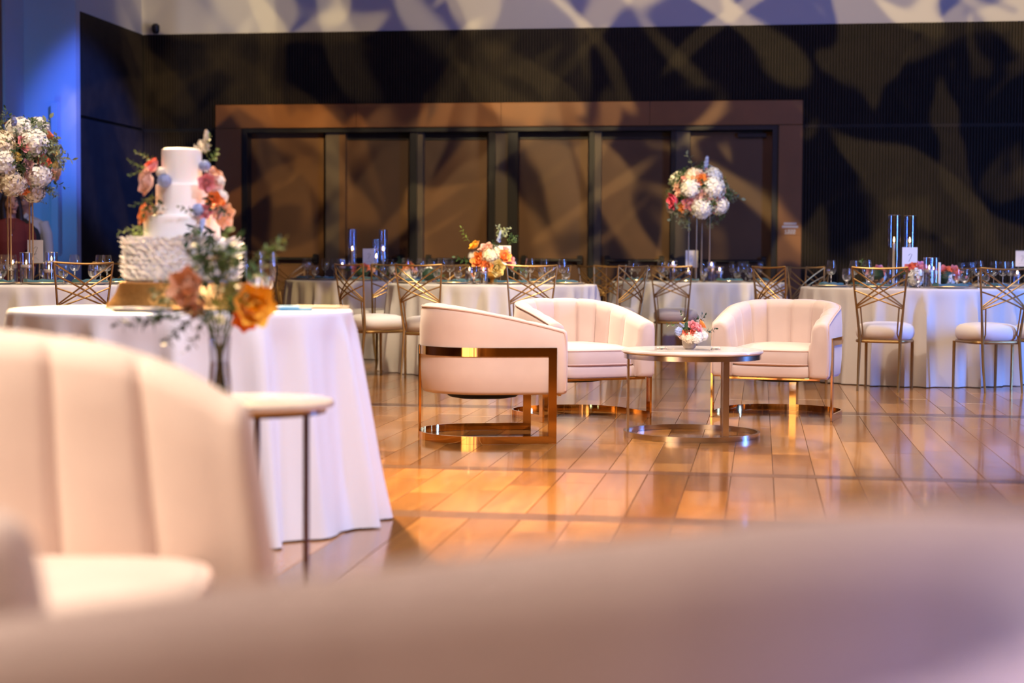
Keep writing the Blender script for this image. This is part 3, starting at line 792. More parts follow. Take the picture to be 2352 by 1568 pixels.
def mk_spike(seed):
    """a delphinium spike along +z"""
    r_ = random.Random(seed); mb = MB(); mb.tube([(0, 0, 0), (.02, 0, .5), (0, .02, 1)], [.02, .016, .008], 5)
    for i in range(30):
        k = .15 + .85 * i / 29; a = i * 2.4; nrm = Vector((cos(a), sin(a), .35)).normalized(); c = Vector((0, 0, k)) + nrm * .10 * (1.15 - .6 * k)
        s = nrm.orthogonal().normalized(); t_ = nrm.cross(s); q = .13 * (1.15 - .6 * k)
        for b_ in range(5):
            b = b_ * 2 * pi / 5; d1 = s * cos(b) + t_ * sin(b); d0 = s * cos(b - .6) + t_ * sin(b - .6); d2 = s * cos(b + .6) + t_ * sin(b + .6)
            mb.add([c, c + d0 * q * .8 + nrm * .02, c + d1 * q * 1.2, c + d2 * q * .8 + nrm * .02], [(0, 1, 2, 3)])
    return mb
GEN = {'rose': mk_rose(1), 'rose_b': mk_rose(2), 'poppy': mk_poppy(3), 'hydrangea': mk_hydrangea(4), 'leaf_spray': mk_spray(5), 'leaf_spray_b': mk_spray(6, 11, .13, .30, -.2),
       'filler': mk_filler(7), 'spike': mk_spike(8), 'big_spray': mk_spray(9, 7, .26, .5, .3)}
PNAME = {'rose': 'rose', 'rose_b': 'rose', 'poppy': 'poppy', 'hydrangea': 'hydrangea', 'leaf_spray': 'leaf_spray', 'leaf_spray_b': 'leaf_spray', 'filler': 'filler_sprig', 'spike': 'delphinium', 'big_spray': 'leaf_spray'}
FM = {}
def bloom(parent, kind, colr, p, d, size):
    key = (kind, colr)
    if key not in FM: FM[key] = GEN[kind].mesh(PNAME[kind], M[colr], True, 60)
    o = obj(PNAME[kind], FM[key], parent, p)
    o.rotation_mode = 'QUATERNION'; q = Vector(d).to_track_quat('Z', 'Y'); q = q @ Quaternion((0, 0, 1), random.uniform(0, 6.28)); o.rotation_quaternion = q
    o.scale = (size,) * 3
    return o

def flower_ball(parent, R, zc, seed, front):
    """a dome of flowers; front: list of (dx, dz, kind, colour, size) seen from the camera side, then a filled back"""
    r_ = random.Random(seed)
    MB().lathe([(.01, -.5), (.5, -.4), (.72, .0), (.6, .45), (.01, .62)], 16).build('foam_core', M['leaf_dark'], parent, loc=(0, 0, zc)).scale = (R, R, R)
    for dx, dz, kind, colr, size in front:
        yy = -sqrt(max(.02, 1 - min(1, dx * dx + dz * dz))) ; d = Vector((dx, yy, dz)).normalized()
        r0 = R * (.80 if kind in ('hydrangea',) else .86)
        p = Vector((0, 0, zc)) + Vector((d.x * r0, d.y * r0, d.z * r0 * .93))
        if kind in ('leaf_spray', 'leaf_spray_b', 'filler', 'spike', 'big_spray'): p = Vector((0, 0, zc)) + d * (R * .62)
        bloom(parent, kind, colr, p, d, size)
    cols = ['p_white', 'p_cream', 'p_blush', 'p_pink', 'p_coral', 'p_lemon', 'p_mauve']
    for i in range(34):                                   # the back and the gaps
        z = 1 - 1.55 * (i + .5) / 34; a = i * 2.39996; rr = sqrt(max(0, 1 - z * z)); d = Vector((rr * cos(a), rr * sin(a), z))
        if d.y < .15: 
            bloom(parent, 'filler', 'leaf_grey' if i % 2 else 'leaf', Vector((0, 0, zc)) + d * R * .55, d, R * r_.uniform(.42, .58)); continue
        kind = 'hydrangea' if i % 3 == 0 else 'rose'
        bloom(parent, kind, 'p_white' if kind == 'hydrangea' else r_.choice(cols), Vector((0, 0, zc)) + d * R * .8, d, R * (.30 if kind == 'hydrangea' else .2))
def flower_stand(label, key, px, d, H0, zb, front, seed, R=.36):
    p = at(px, 700, d); p.z = H0
    t = thing('flower_stand', label, 'flower arrangement', p)
    pl = [(.0808 * sqrt(2) * cos(q), .0808 * sqrt(2) * sin(q)) for q in (radians(69.5), radians(159.5), radians(249.5), radians(339.5))]
    for x, y in pl: MB().tube([(x, y, 0), (x, y, zb)], .0058, 8).build('stand_leg', M['goldstand'], t)
    for z, nm in ((.006, 'base_rail'), (zb, 'top_rail')):
        MB().tube([(x, y, z) for x, y in pl], .006, 6, True).build(nm, M['goldstand'], t)
    flower_ball(t, R, zb + R * .62, seed, front)
    return t
M['goldstand'] = mat('champagne_gold_rod', (.72, .50, .27), .3, .9)
rs = .13
frontA = [(-.12, -.10, 'hydrangea', 'p_white', .115), (.02, -.62, 'hydrangea', 'p_cream', .125), (-.18, .36, 'hydrangea', 'p_cream', .115), (.16, .80, 'hydrangea', 'p_white', .11), (.58, .42, 'hydrangea', 'p_white', .115),
          (.66, -.44, 'hydrangea', 'p_white', .105), (.42, -.90, 'hydrangea', 'p_cream', .09), (.10, .72, 'spike', 'p_blue', .20), (.42, .36, 'rose', 'p_pink', .085), (.50, -.44, 'rose', 'p_mauve', .075), (.46, -.14, 'rose_b', 'p_mauve', .05),
          (.74, -.04, 'rose', 'p_coral', .055), (.82, -.10, 'rose_b', 'p_coral', .045), (.92, .22, 'rose', 'p_lemon', .045), (.94, -.14, 'rose_b', 'p_lemon', .042), (.16, .0, 'rose', 'p_lemon', .055), (.22, .02, 'rose_b', 'p_lemon', .045),
          (-.50, -.08, 'rose', 'p_coral', .06), (-.56, -.34, 'rose', 'p_coral', .07), (-.46, .12, 'rose_b', 'p_coral', .05), (-.62, -.6, 'rose', 'p_pink', .08), (-.02, -.12, 'rose_b', 'p_blush', .055), (-.40, .74, 'rose', 'p_lemon', .05),
          (-.62, .55, 'hydrangea', 'p_white', .10), (.84, -.40, 'rose', 'p_peach', .06), (.25, -.82, 'rose', 'p_orange', .05), (-.7, -.1, 'hydrangea', 'p_cream', .10),
          (.62, .10, 'filler', 'leaf_grey', .20), (.80, .34, 'filler', 'leaf_grey', .20), (.30, .56, 'filler', 'leaf_grey', .18), (-.34, .86, 'filler', 'leaf_grey', .20), (.22, -.24, 'filler', 'leaf', .18), (-.24, -.34, 'filler', 'leaf', .18),
          (.66, -.72, 'filler', 'leaf_grey', .20), (.9, -.5, 'leaf_spray_b', 'leaf', .18), (.96, .1, 'leaf_spray_b', 'leaf_grey', .22), (.56, .74, 'leaf_spray', 'leaf_grey', .20), (-.1, .95, 'leaf_spray_b', 'leaf', .18), (.3, .12, 'filler', 'leaf', .17), (-.55, .3, 'filler', 'leaf', .18)]
flower_stand('tall gold stand with a ball of white hydrangea and coral roses by blue pier', 1, 48, 12.5, .765, .715, frontA, 3)
frontB = [(-.42, .22, 'hydrangea', 'p_white', .12), (.40, .24, 'hydrangea', 'p_white', .135), (-.02, -.52, 'hydrangea', 'p_white', .125), (.66, -.42, 'hydrangea', 'p_white', .11), (.42, .72, 'hydrangea', 'p_white', .11), (-.30, .72, 'hydrangea', 'p_cream', .10),
          (-.90, -.22, 'poppy', 'p_hot', .095), (-.12, .50, 'poppy', 'p_orange', .085), (.16, .96, 'spike', 'p_blue', .20), (.28, .86, 'rose', 'p_hot', .06), (.22, .66, 'rose_b', 'p_hot', .05), (-.62, -.48, 'poppy', 'p_orange', .06), (-.46, -.34, 'rose', 'p_pink', .085),
          (.10, -.02, 'rose', 'p_blush', .09), (-.20, -.12, 'rose_b', 'p_mauve', .06), (-.60, .54, 'rose', 'p_pink', .06), (-.14, .78, 'rose', 'p_blush', .07), (.60, -.12, 'rose', 'p_pink', .06), (.52, -.36, 'rose_b', 'p_coral', .065), (.84, -.28, 'rose', 'p_coral', .05), (.50, -.56, 'poppy', 'p_hot', .05),
          (-.26, -.70, 'spike', 'p_blue', .12), (-.84, .30, 'rose_b', 'p_blush', .06), (-.78, .06, 'rose', 'p_blush', .055), (.72, .22, 'rose_b', 'p_peach', .06), (-.64, -.74, 'rose', 'p_cream', .07), (-.18, .30, 'rose_b', 'p_blush', .05),
          (-.86, .52, 'filler', 'leaf_grey', .17), (-.94, -.70, 'leaf_spray', 'leaf_grey', .20), (-.56, -.92, 'filler', 'leaf_grey', .20), (.40, -.92, 'filler', 'leaf_grey', .18), (.96, .0, 'leaf_spray', 'leaf_grey', .22), (.86, .12, 'leaf_spray_b', 'leaf', .18), (.84, -.72, 'filler', 'leaf_pale', .16), (-.34, 1.05, 'leaf_spray', 'leaf_grey', .24),
          (.0, .12, 'filler', 'leaf', .16), (.30, -.22, 'filler', 'leaf', .16), (-.58, .0, 'filler', 'leaf', .16), (.08, .34, 'filler', 'leaf', .15), (.66, .5, 'filler', 'leaf_pale', .15)]
flower_stand('tall gold stand with a ball of white, hot pink and orange flowers before the doors', 4, 1604, 17.4, .765, .70, frontB, 4, .35)

# ------------------------------------------------------------------ table settings
def lathe_mesh(name, prof, n, m_): return MB().lathe(prof, n, (0, 0, 0), False, False).mesh(name, m_, True, 50)
G = {}
G['wine_bowl'] = lathe_mesh('bowl', [(.004, .098), (.016, .100), (.030, .110), (.039, .130), (.0415, .150), (.040, .175), (.035, .205), (.0325, .222)], 24, M['glass'])
G['wine_stem'] = lathe_mesh('stem', [(.001, .0), (.034, .0), (.034, .002), (.012, .006), (.005, .014), (.004, .06), (.005, .094), (.001, .099)], 16, M['crystal'])
G['gob_bowl'] = lathe_mesh('bowl', [(.004, .045), (.016, .048), (.029, .060), (.037, .082), (.039, .105), (.037, .135), (.034, .152)], 24, M['glass'])
G['gob_stem'] = lathe_mesh('stem', [(.001, .0), (.033, .0), (.033, .003), (.014, .008), (.008, .018), (.009, .03), (.012, .044), (.001, .047)], 16, M['crystal'])
G['gob_water'] = lathe_mesh('water', [(.001, .049), (.015, .051), (.027, .062), (.0345, .082), (.0360, .100), (.001, .100)], 20, M['water'])
G['plate'] = lathe_mesh('plate', [(.001, .004), (.095, .004), (.105, .008), (.150, .016), (.158, .018), (.158, .014), (.150, .011), (.105, .001), (.001, .001)], 40, M['china'])
G['plate_rim'] = MB().tube([(.1575 * cos(2 * pi * k / 40), .1575 * sin(2 * pi * k / 40), .0165) for k in range(40)], .0022, 6, True).mesh('gold_rim', M['goldrim'])
def mk_napkin():
    mb = MB(); nx, ny = 12, 6; vs = []
    for lay in (0, 1):
        for j in range(ny + 1):
            for i in range(nx + 1):
                x = -.13 + .26 * i / nx; y = -.05 + .10 * j / ny
                z = .018 + (.016 + .006 * sin(i * .9 + j * .5) + .004 * cos(i * 2.1)) * lay * (1 - .35 * (2 * j / ny - 1) ** 2)
                vs.append((x + .006 * sin(j), y + .012 * sin(i * .45), z))
    m_ = (nx + 1) * (ny + 1); fs = []
    for j in range(ny):
        for i in range(nx):
            a = j * (nx + 1) + i; fs.append((m_ + a, m_ + a + 1, m_ + a + nx + 2, m_ + a + nx + 1)); fs.append((a, a + nx + 1, a + nx + 2, a + 1))
    ed = [i for i in range(nx + 1)] + [j * (nx + 1) + nx for j in range(1, ny + 1)] + [ny * (nx + 1) + i for i in range(nx - 1, -1, -1)] + [j * (nx + 1) for j in range(ny - 1, 0, -1)]
    for k in range(len(ed)): a, b = ed[k], ed[(k + 1) % len(ed)]; fs.append((a, b, b + m_, a + m_))
    return mb.add(vs, fs).mesh('napkin', M['teal'], True, 50)
G['napkin'] = mk_napkin()
TD = {1: 'the blue pier table', 2: 'the far candle table', 3: 'the yellow flower table', 4: 'the tall stand table', 5: 'the slatted wall table', 6: 'the hidden far table'}
pool = {}
def put(kind, key, px, dd, extra=None):
    """a thing on table key: px = photo column, dd = depth relative to the table centre"""
    c, R, H = TAB[key]; p = at(px, 700, c.y + dd); p.z = H + .0005
    lim = R - (.165 if kind == 'charger_plate' else .05)
    off = Vector((p.x - c.x, p.y - c.y)); 
    if off.length > lim: off = off * (lim / off.length); p.x, p.y = c.x + off.x, c.y + off.y
    pool.setdefault((kind, key), []).append((p, extra))
    return p
def glasses(key, row, kind, xs):
    for x, dd in xs: put(kind, key, x, dd)
glasses(1, 0, 'wine_glass', [(27, -.22), (172, -.15), (231, .10), (246, -.05), (8, .2), (120, .5)])
glasses(1, 0, 'water_goblet', [(4, -.36), (146, -.28), (214, .20), (218, .0), (100, .55)])
glasses(2, 0, 'wine_glass', [(707, -.1), (747, .0), (768, .2), (700, .4), (896, -.35), (940, .45), (965, .1)])
glasses(2, 0, 'water_goblet', [(724, -.2), (880, -.45), (790, .5), (955, .3)])
glasses(3, 0, 'wine_glass', [(932, -.12), (968, -.02), (992, .45), (1014, -.22), (1033, .1), (1217, -.45), (1250, .1), (1291, .05), (1180, .5)])
glasses(3, 0, 'water_goblet', [(952, -.08), (1004, .12), (1003, .62), (1052, -.15), (1089, -.62), (1202, -.35), (1246, -.1), (1266, -.02), (1300, -.05)])
glasses(4, 0, 'wine_glass', [(1450, -.1), (1464, .25), (1517, -.4), (1532, .1), (1612, .6), (1700, .45), (1712, .2), (1745, .35), (1680, .6)])
glasses(4, 0, 'water_goblet', [(1487, -.15), (1520, -.62), (1616, -.62), (1692, -.35), (1722, -.28), (1560, .6)])
glasses(5, 0, 'wine_glass', [(1908, .12), (1960, .08), (1990, -.1), (2111, .6), (2246, -.25), (2281, .2), (2302, .0), (2326, .15)])
glasses(5, 0, 'water_goblet', [(1944, -.02), (1996, -.38), (2108, -.62), (2214, -.34), (2262, -.12), (2196, .05)])
glasses(6, 0, 'wine_glass', [(2160, 0), (2172, .35), (2210, -.25), (2226, -.1), (2320, -.3)])
PL = {1: [(-10, -.56), (100, -.52), (212, -.40), (276, .32)], 2: [(745, -.35), (690, .1), (840, -.6), (960, -.3), (880, .66)], 3: [(940, -.36), (1040, -.55), (1172, -.56), (1300, -.30), (1230, .55), (1075, .62)],
      4: [(1450, -.35), (1575, -.62), (1675, -.52), (1750, .0)], 5: [(1900, -.22), (2015, -.58), (2182, -.58), (2290, -.40), (1990, .5), (2200, .6)]}
for k, l in PL.items():
    for x, dd in l:
        p = put('charger_plate', k, x, dd)
NAMES = {'wine_glass': ('stemmed wine glass', 'glass'), 'water_goblet': ('short-stemmed water goblet', 'glass'), 'charger_plate': ('ivory charger plate with gold rim', 'plate'), 'napkin': ('folded teal napkin on its plate', 'napkin')}
for (kind, key), lst in pool.items():
    lst.sort(key=lambda q: proj(q[0])[0])
    for i, (p, ex) in enumerate(lst):
        nm, cat = NAMES[kind]
        lab = '%s, %s from the cake side on %s' % (nm, ORD[i], TD[key]) if key != 1 else '%s, %s out from the blue pier edge on %s' % (nm, ORD[i], 'the table there')
        if key == 1: lab = '%s on %s, %s from the picture edge' % (nm, TD[1], ORD[i])
        grp = {'wine_glass': 'wine glasses', 'water_goblet': 'water goblets', 'charger_plate': 'charger plates'}[kind] + ' on ' + TD[key]
        t = thing(kind, lab, cat, p, random.uniform(0, 6), grp)
        if kind == 'wine_glass':
            b = obj('bowl', G['wine_bowl'], t); obj('stem', G['wine_stem'], t)
        elif kind == 'water_goblet':
            b = obj('bowl', G['gob_bowl'], t); obj('stem', G['gob_stem'], t); obj('water', G['gob_water'], t)
        else:
            obj('dish', G['plate'], t); obj('gold_rim', G['plate_rim'], t)
            c = TAB[key][0]; rz = atan2(p.y - c.y, p.x - c.x) + pi / 2
            n_ = obj('napkin', G['napkin'], None, p, rz)
            tag(n_, 'folded teal napkin lying on the %s plate of %s' % (ORD[i], TD[key]), 'napkin', 'teal napkins on ' + TD[key])
            # cutlery beside the plate
            if key in (1, 3, 5):
                rv = Vector((cos(rz), sin(rz), 0))
                for s, nm2 in ((-1, 'fork'), (1, 'knife')):
                    q = p + rv * (s * .19); off = Vector((q.x - c.x, q.y - c.y))
                    if off.length < TAB[key][1] - .09:
                        f = thing(nm2, 'silver %s beside the %s plate of %s' % (nm2, ORD[i], TD[key]), 'cutlery', q, rz, 'silver cutlery on ' + TD[key])
                        MB().box(-.005, .005, -.10, .01, .0, .004, .0015).build('handle', M['silver'], f, smooth=False)
                        MB().box(-.010 if nm2 == 'fork' else -.008, .010 if nm2 == 'fork' else .006, .01, .085, .001, .004, .0015).build('tines' if nm2 == 'fork' else 'blade', M['silver'], f, smooth=False)

def flame_part(parent, z, s=1.0):
    MB().tube([(0, 0, z), (0, 0, z + .008 * s)], .0012, 5).build('wick', M['wick'], parent)
    MB().lathe([(.0005, z + .006 * s), (.0042 * s, z + .012 * s), (.0055 * s, z + .018 * s), (.004 * s, z + .028 * s), (.0005, z + .042 * s)], 10).build('flame', M['flame'], parent)
def cylinder(key, px, dd, r, h, ch, label, kind='float'):
    c, R, H = TAB[key]; p = at(px, 700, c.y + dd); p.z = H + .0005
    t = thing('candle_cylinder', label, 'candle holder', p, 0, 'candle cylinders on ' + TD[key])
    MB().lathe([(.001, .0), (r, .0), (r, h), (r - .002, h), (r - .002, .008), (.001, .008)], 28, (0, 0, 0), False, False).build('glass_cylinder', M['cyl'], t, ang=50)
    MB().tube([(r * cos(2 * pi * k / 28), r * sin(2 * pi * k / 28), h) for k in range(28)], .0013, 5, True).build('glass_lip', M['crystal'], t)
    if kind == 'float':
        MB().lathe([(.001, .009), (r - .003, .009), (r - .003, ch), (.001, ch)], 24, (0, 0, 0), False, False).build('water', M['water'], t, ang=50)
        cd = MB().lathe([(.001, ch - .004), (r * .72, ch), (r * .84, ch + .012), (r * .80, ch + .026), (r * .5, ch + .022), (.001, ch + .022)], 20).build('floating_candle', M['wax'], t); flame_part(cd, ch + .022, .9)
    else:
        cd = MB().lathe([(.001, .009), (.0115, .009), (.0105, ch), (.006, ch + .003), (.001, ch + .003)], 14).build('taper_candle', M['wax'], t); flame_part(cd, ch + .003, 1.25)
    return t
fc, tc_ = 'short cylinder with floating candle ', 'tall cylinder around a lit taper '
cylinder(1, 61, -.18, .048, .235, .12, fc + 'in front of the pier table card')
cylinder(1, 113, -.30, .040, .165, .085, fc + 'behind the chair at the blue pier table')
cylinder(1, 119, .05, .046, .24, .15, 'taller glass cylinder with floating candle behind the chair at the blue pier table')
cylinder(1, 30, .15, .040, .17, .12, fc + 'among the legs of the pier flower stand')
cylinder(2, 786, -.08, .043, .215, .12, fc + 'beside the chair at the far candle table')
cylinder(2, 809, -.05, .045, .52, .295, tc_ + 'nearer the cake on the far candle table', 'taper')
cylinder(2, 880, .05, .045, .52, .295, tc_ + 'beside the card, farther from the cake', 'taper')
cylinder(2, 864, .25, .042, .42, .22, 'medium glass cylinder with taper behind the far table card', 'taper')
cylinder(3, 1110, -.55, .038, .14, .085, fc + 'in front of the yellow flower bowl')
cylinder(3, 1078, -.2, .038, .14, .085, fc + 'beside the goblet near the yellow flower bowl')
cylinder(4, 1545, -.25, .042, .22, .155, fc + 'high up, behind the lattice chair at the tall stand table')
cylinder(4, 1545, .35, .042, .15, .09, fc + 'low, behind the lattice chair at the tall stand table')
cylinder(4, 1580, -.30, .042, .15, .085, fc + 'below the card at the tall stand table')
cylinder(4, 1633, -.15, .044, .21, .145, 'taller cylinder with floating candle right beside the tall flower stand')
cylinder(4, 1652, -.25, .044, .16, .09, fc + 'beside the tall flower stand, nearer the slatted wall')
cylinder(4, 1626, .2, .040, .15, .085, fc + 'behind the others at the tall flower stand')
cylinder(5, 2051, .08, .052, .60, .365, tc_ + 'in front of the slatted wall, nearer the doors', 'taper')
cylinder(5, 2087, .22, .050, .60, .365, tc_ + 'in front of the slatted wall, behind the card', 'taper')
cylinder(5, 2133, -.40, .046, .245, .125, fc + 'beside the card at the slatted wall table')
cylinder(5, 2143, .1, .046, .245, .115, 'glass cylinder with floating candle behind the bare taper at the slatted wall table')
cylinder(6, 2335, -.4, .04, .15, .08, fc + 'on the hidden far table')
# bare taper on a small holder
c, R, H = TAB[5]; p = at(2156, 700, c.y - .30); p.z = H + .0005
t = thing('taper_candle', 'unlit pale taper candle standing on the slatted wall table', 'candle', p)
MB().lathe([(.001, 0), (.022, 0), (.022, .004), (.012, .010), (.011, .02), (.001, .02)], 16).build('holder', M['crystal'], t)
MB().lathe([(.001, .012), (.0125, .012), (.0115, .205), (.006, .208), (.001, .208)], 14).build('wax_stick', M['wax'], t)
# table cards
def card(key, px, ytop, ybot, dd, wpx, label, yaw=0, stand=False, num=0):
    c, R, H = TAB[key]; d = c.y + dd; a, b = at(px, ytop, d), at(px, ybot, d); wd = wpx / F * d / 2
    hz = a.z - b.z; z0 = b.z - H
    t = thing('table_card', label, 'card', (a.x, d, H + .0005), yaw)
    MB().box(-wd, wd, -.0012, .0012, max(.004, z0), z0 + hz, .0006).build('sheet', M['paper'], t, smooth=False)
    # the handwritten numeral: a slanting pen stroke
    zc_ = z0 + hz * .52; s = hz * .20
    pts = [(-.35 * s, -.0018, zc_ + .5 * s), (.1 * s, -.0018, zc_ + .95 * s), (.5 * s, -.0018, zc_ + .8 * s), (.15 * s, -.0018, zc_ - .1 * s), (-.25 * s, -.0018, zc_ - .9 * s)]
    if num: pts += [(-.4 * s, -.0018, zc_ - .7 * s), (.3 * s, -.0018, zc_ - .6 * s)]
    MB().tube(pts, .0013, 4).build('pen_stroke', M['ink'], t)
    MB().tube([(-wd * .6, -.0018, zc_ - 1.8 * s), (0, -.0018, zc_ - 1.4 * s), (wd * .5, -.0018, zc_ - 2.0 * s)], .0007, 4).build('pen_flourish', M['leaf_grey'], t)
    MB().tube([(-wd * .5, .004, 0), (-wd * .5, .012, z0 + .05), (-wd * .3, .006, z0 + .06)], .0025, 5).build('easel_wire', M['goldstand'], t)
    MB().tube([(wd * .5, .004, 0), (wd * .5, .012, z0 + .05), (wd * .3, .006, z0 + .06)], .0025, 5).build('easel_wire', M['goldstand'], t)
    return t
card(1, 81, 551, 604, .22, 36, 'cream table card behind the legs of the pier flower stand', 0, True, 1)
card(2, 847, 571, 608, -.15, 27, 'cream table card between candle cylinders on the far table')
card(3, 1158, 564, 612, .22, 31, 'cream table card behind the yellow flower bowl')
card(4, 1589, 575, 614, .16, 28, 'lilac-lit table card behind the legs of the tall flower stand')
card(5, 2090, 568, 618, .0, 35, 'pale table card before the two tall candle cylinders')
card(6, 2348, 576, 612, -.1, 30, 'blue-lit table card at the picture edge on the hidden far table')

# low flowers ------------------------------------------------------
def posy(name, label, key, px, dd, items, base=None, base_mat=None, zf=.06, scale=1.0):
    """items: (dx, dz, dy, kind, colour, size) in metres from the middle of the flowers"""
    c, R, H = TAB[key]; p = at(px, 700, c.y + dd); p.z = H + .0005
    t = thing(name, label, 'flowers', p)
    if base: MB().lathe(base, 28).build('bowl', M[base_mat], t)
    MB().lathe([(.01, -.05), (.05, -.04), (.075, 0), (.06, .05), (.01, .07)], 14).build('foliage_core', M['leaf_dark'], t, loc=(0, 0, zf))
    for dx, dz, dy, kind, colr, size in items:
        d = Vector((dx, dy - .11, dz + .03)); d = d.normalized() if d.length > .01 else Vector((0, -1, .3)).normalized()
        bloom(t, kind, colr, Vector((dx, dy, zf + dz)), d, size)
    return t
M['goldbowl'] = mat('ribbed_gold_bowl', (.70, .36, .06), .35, .7)
bowl = [(.001, 0), (.045, 0), (.045, .006), (.022, .014), (.018, .035), (.03, .05), (.07, .062), (.092, .095), (.097, .13), (.09, .135), (.001, .12)]
posy('flower_bowl', 'gold footed bowl of yellow, orange and cream flowers on its table', 3, 1130, -.15, [
    (-.15, .16, -.03, 'rose', 'p_yellow', .062), (-.05, .13, .0, 'rose', 'p_blush', .085), (.05, .19, .03, 'spike', 'p_blue', .11), (-.11, .03, -.06, 'poppy', 'p_orange', .075), (-.02, .07, -.08, 'hydrangea', 'p_cream', .075),
    (.04, -.03, -.10, 'rose', 'p_lemon', .085), (.10, .06, -.05, 'poppy', 'p_orange', .065), (.15, .02, -.02, 'rose', 'p_pink', .07), (.12, .12, 0, 'rose_b', 'p_mauve', .05), (-.16, .07, .0, 'hydrangea', 'p_white', .055), (-.04, -.02, -.10, 'poppy', 'p_orange', .06),
    (-.20, .20, .02, 'leaf_spray_b', 'leaf_pale', .14), (-.19, .02, -.02, 'leaf_spray', 'leaf', .14), (.06, .2, .02, 'filler', 'leaf_grey', .16), (.14, .17, .03, 'filler', 'leaf', .12), (.17, -.03, -.03, 'leaf_spray', 'leaf', .13), (.02, .12, -.05, 'filler', 'leaf', .10), (0, .1, .09, 'hydrangea', 'p_white', .08), (.09, .05, .1, 'rose', 'p_peach', .08), (-.1, .05, .1, 'rose', 'p_blush', .08)], bowl, 'goldbowl', .17)
posy('flower_posy', 'low posy of pink and orange blooms by the far table card', 2, 832, -.35, [(-.06, .03, 0, 'rose', 'p_pink', .06), (.03, .04, -.03, 'rose', 'p_coral', .055), (.09, .03, 0, 'rose_b', 'p_blush', .055), (0, .02, .06, 'hydrangea', 'p_white', .06), (.13, .02, 0, 'leaf_spray', 'leaf', .10), (-.1, .02, 0, 'filler', 'leaf', .1)], [(.001, 0), (.05, 0), (.055, .05), (.001, .05)], 'crystal', .085)
posy('flower_posy', 'low posy of white and peach blooms beyond the far candles', 2, 917, -.18, [(-.05, .03, 0, 'hydrangea', 'p_white', .065), (.06, .02, -.02, 'rose', 'p_peach', .06), (.10, .06, 0, 'poppy', 'p_orange', .05), (0, .07, .03, 'filler', 'leaf', .10), (-.1, .0, 0, 'leaf_spray', 'leaf', .12), (.0, -.02, -.05, 'rose_b', 'p_blush', .055)], [(.001, 0), (.05, 0), (.055, .05), (.001, .05)], 'crystal', .085)
posy('flower_posy', 'low posy of coral roses glowing by candle at the slatted wall table', 5, 2010, .25, [(-.04, .02, -.02, 'rose', 'p_coral', .06), (.03, .04, 0, 'rose', 'p_pink', .065), (.0, -.03, -.03, 'rose_b', 'p_peach', .065), (-.1, .08, 0, 'leaf_spray', 'leaf', .10), (.07, .02, .02, 'filler', 'leaf', .08), (.05, .0, .06, 'hydrangea', 'p_white', .06)], [(.001, 0), (.045, 0), (.05, .05), (.001, .05)], 'crystal', .09)
posy('flower_posy', 'low posy of white hydrangea topped by pink roses before the slatted wall', 5, 2101, -.2, [(0, .0, -.02, 'hydrangea', 'p_white', .08), (-.05, .07, 0, 'rose', 'p_coral', .055), (.05, .08, 0, 'rose', 'p_pink', .065), (.0, .09, .04, 'rose_b', 'p_coral', .05), (.08, .0, 0, 'leaf_spray', 'leaf', .06), (-.08, .02, .02, 'filler', 'leaf', .08), (.06, .0, .03, 'hydrangea', 'p_white', .055)], [(.001, 0), (.045, 0), (.05, .05), (.001, .05)], 'crystal', .085)
posy('flower_posy', 'low posy of coral blooms behind the bare taper candle', 5, 2173, .25, [(-.10, .04, 0, 'rose', 'p_hot', .05), (-.02, .05, -.01, 'poppy', 'p_coral', .06), (.06, .05, 0, 'poppy', 'p_coral', .06), (.02, .0, -.02, 'hydrangea', 'p_white', .06), (-.06, -.01, 0, 'filler', 'leaf', .1), (.1, 0, 0, 'filler', 'leaf', .08)], [(.001, 0), (.045, 0), (.05, .05), (.001, .05)], 'crystal', .075)
posy('flower_posy', 'low white posy among glasses on the yellow flower table', 3, 985, .32, [(-.12, .02, 0, 'rose', 'p_blush', .055), (0, .02, 0, 'hydrangea', 'p_white', .06), (.08, 0, 0, 'filler', 'leaf', .09), (-.2, .05, 0, 'poppy', 'p_orange', .05), (-.2, 0, 0, 'hydrangea', 'p_white', .06)], [(.001, 0), (.045, 0), (.05, .04), (.001, .04)], 'crystal', .07)

